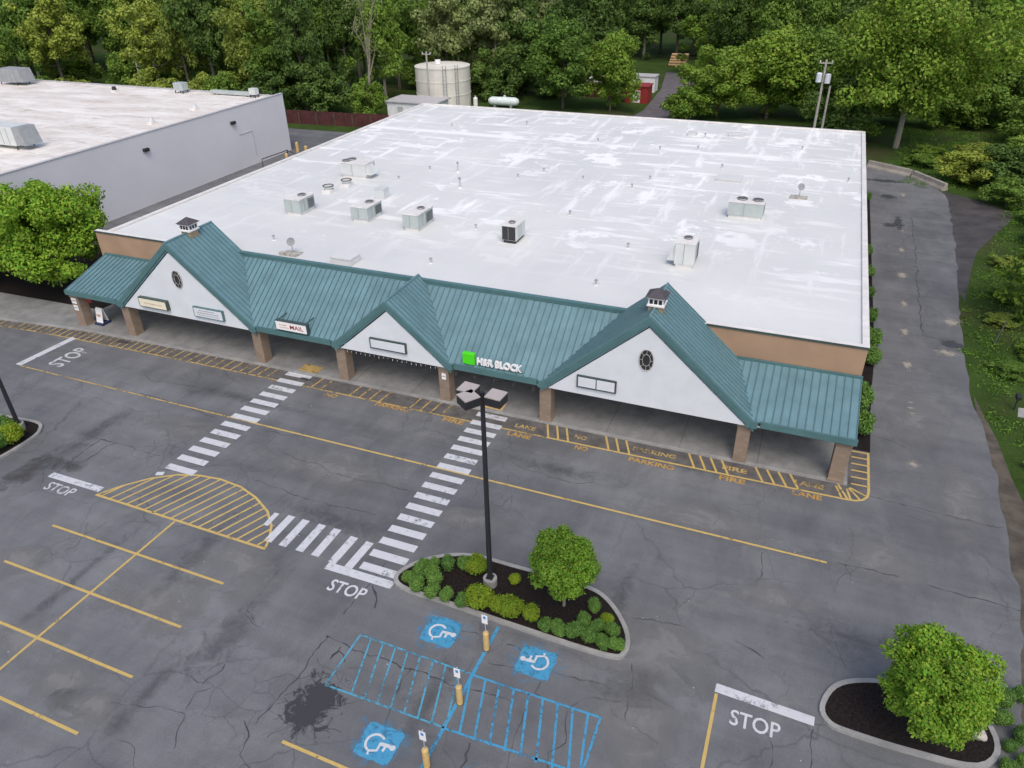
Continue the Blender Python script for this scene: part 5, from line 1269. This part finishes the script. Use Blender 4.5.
# ------------------------------------------------------------------ lamps, bollards, small things
def lamp(x, y, h, label, heads):
    T = thing('parking_lamp', label, 'street lamp', (x, y, 0))
    b = MB(); b.tube([(x, y, 0.05), (x, y, .55)], .33, 16); bevel(b.build('concrete_base', M['kerb'], T), .03)
    b = MB(); b.tube([(x, y, .55), (x, y, h)], [.13, .10], 8); b.build('pole', M['black'], T)
    b = MB(); b.box(x-.16, y-.16, .551, x+.16, y+.16, .60); b.build('base_plate', M['black'], T)
    for ang in heads:
        d = Vector((math.cos(ang), math.sin(ang), 0)); s = Vector((-d.y, d.x, 0)); c = Vector((x, y, h-.1)); q = c+d*.62; w2, l2 = .34, .34
        b = MB(); b.beam(c, c+d*.30, .07, .07); a = b.build('arm', M['black'], T)
        b = MB(); cc = [q-d*l2-s*w2, q+d*l2-s*w2, q+d*l2+s*w2, q-d*l2+s*w2]; z0, z1 = Vector((0, 0, -.26)), Vector((0, 0, .10))
        b.hull8([p+z0 for p in cc]+[p+z1 for p in cc]); hd = b.build('lamp_head', M['black'], T); 
        b = MB(); b.hull8([p+z1+Vector((0,0,.001)) for p in cc]+[p+z1+Vector((0, 0, .05)) for p in cc]); b.build('lamp_cover', M['lampcap'], hd)
        b = MB(); dd = [q+(p-q)*.8 for p in cc]; b.hull8([p+z0-Vector((0,0,.02)) for p in dd]+[p+z0-Vector((0, 0, .001)) for p in dd]); b.build('lens', M['glasswhite'], hd)
lamp(-10.5, 22.45, 10.65, 'tall black lamp post with three square heads in the central bed', (R(175), R(270-35), R(-5)))
lamp(-42.9, 23.85, 10.4, 'leaning-looking black lamp post at the left edge in its own bed', (R(180), R(0)))
for i, (px, py, lb) in enumerate(((486.5, 649, 'sign post in a yellow sleeve nearest the central bed'), (460, 703, 'sign post in a yellow sleeve in the middle of the blue hatching'), (427, 766, 'sign post in a yellow sleeve at the bottom edge'))):
    c = G(px, py); x, y = c.x, c.y; T = thing('accessible_parking_sign', lb, 'sign post', (x, y, 0), 'accessible parking sign posts')
    b = MB(); b.tube([(x, y, 0), (x, y, 1.0), (x, y, 1.06)], [.13, .13, .09], 14); b.build('yellow_sleeve', M['bolyellow'], T)
    b = MB(); b.tube([(x, y, 1.06), (x, y, 2.15)], .028, 6); b.build('post', M['galv'], T)
    b = MB(); b.box(x-.13, y-.055, 1.62, x+.13, y-.035, 2.10); pl = b.build('sign_plate', M['letter'], T)
    b = MB(); b.box(x-.055, y-.062, 1.90, x+.055, y-.056, 2.05); b.build('blue_panel', M['signblue'], pl)
    b = MB(); b.tube([(x, y, 0), (x, y, .04)], .16, 12); b.build('footing', M['bark'], T)
c = G(1007, 752); T = thing('boulder', 'pale squarish boulder behind the tree at the lower right', 'boulder', (9.35, 22.0, 0))
bm = bmesh.new(); bmesh.ops.create_icosphere(bm, subdivisions=3, radius=.34)
for v in bm.verts:
    k = 1+.18*math.sin(v.co.x*9+v.co.y*5)+.1*math.sin(v.co.z*14+v.co.x*7); v.co *= k; v.co.z *= .8
me = bpy.data.meshes.new('stone'); bm.to_mesh(me); bm.free(); me.materials.append(M['stone']); o = bpy.data.objects.new('stone', me); COL.objects.link(o); o.parent = T; o.location = (0, 0, .3)
T = thing('mailbox', 'small black post box by the pale path at the right edge', 'mailbox', (14.3, 47.6, 0)); b = MB(); b.tube([(14.3, 47.6, 0), (14.3, 47.6, .8)], .05, 6); b.build('post', M['dark'], T)
b = MB(); b.box(14.15, 47.4, .8, 14.45, 47.85, 1.1); bevel(b.build('box', M['black'], T), .05)
T = thing('marker_stake', 'thin black stake leaning in the grass beside the drive', 'stake', (14.6, 57.5, 0)); b = MB(); b.tube([(14.35, 56.9, 0), (15.0, 58.4, 1.1)], .05, 6); b.build('stake', M['dark'], T)
b = MB(); b.tube([(15.0, 58.4, 1.1), (15.02, 58.45, 1.2)], .08, 6); b.build('tip', M['dark'], T)
for i, (x, y, h) in enumerate(((10.4, 23.0, .34), (10.6, 24.0, .38), (10.3, 20.9, .30), (10.9, 22.4, .36), (10.1, 23.5, .26), (10.9, 21.4, .34), (10.5, 21.9, .26), (11.2, 24.4, .34))):
    shrub('box2', x, y, h, 'weedy green clump beside the boulder, %s from the camera' % ordn[i], 0.0)
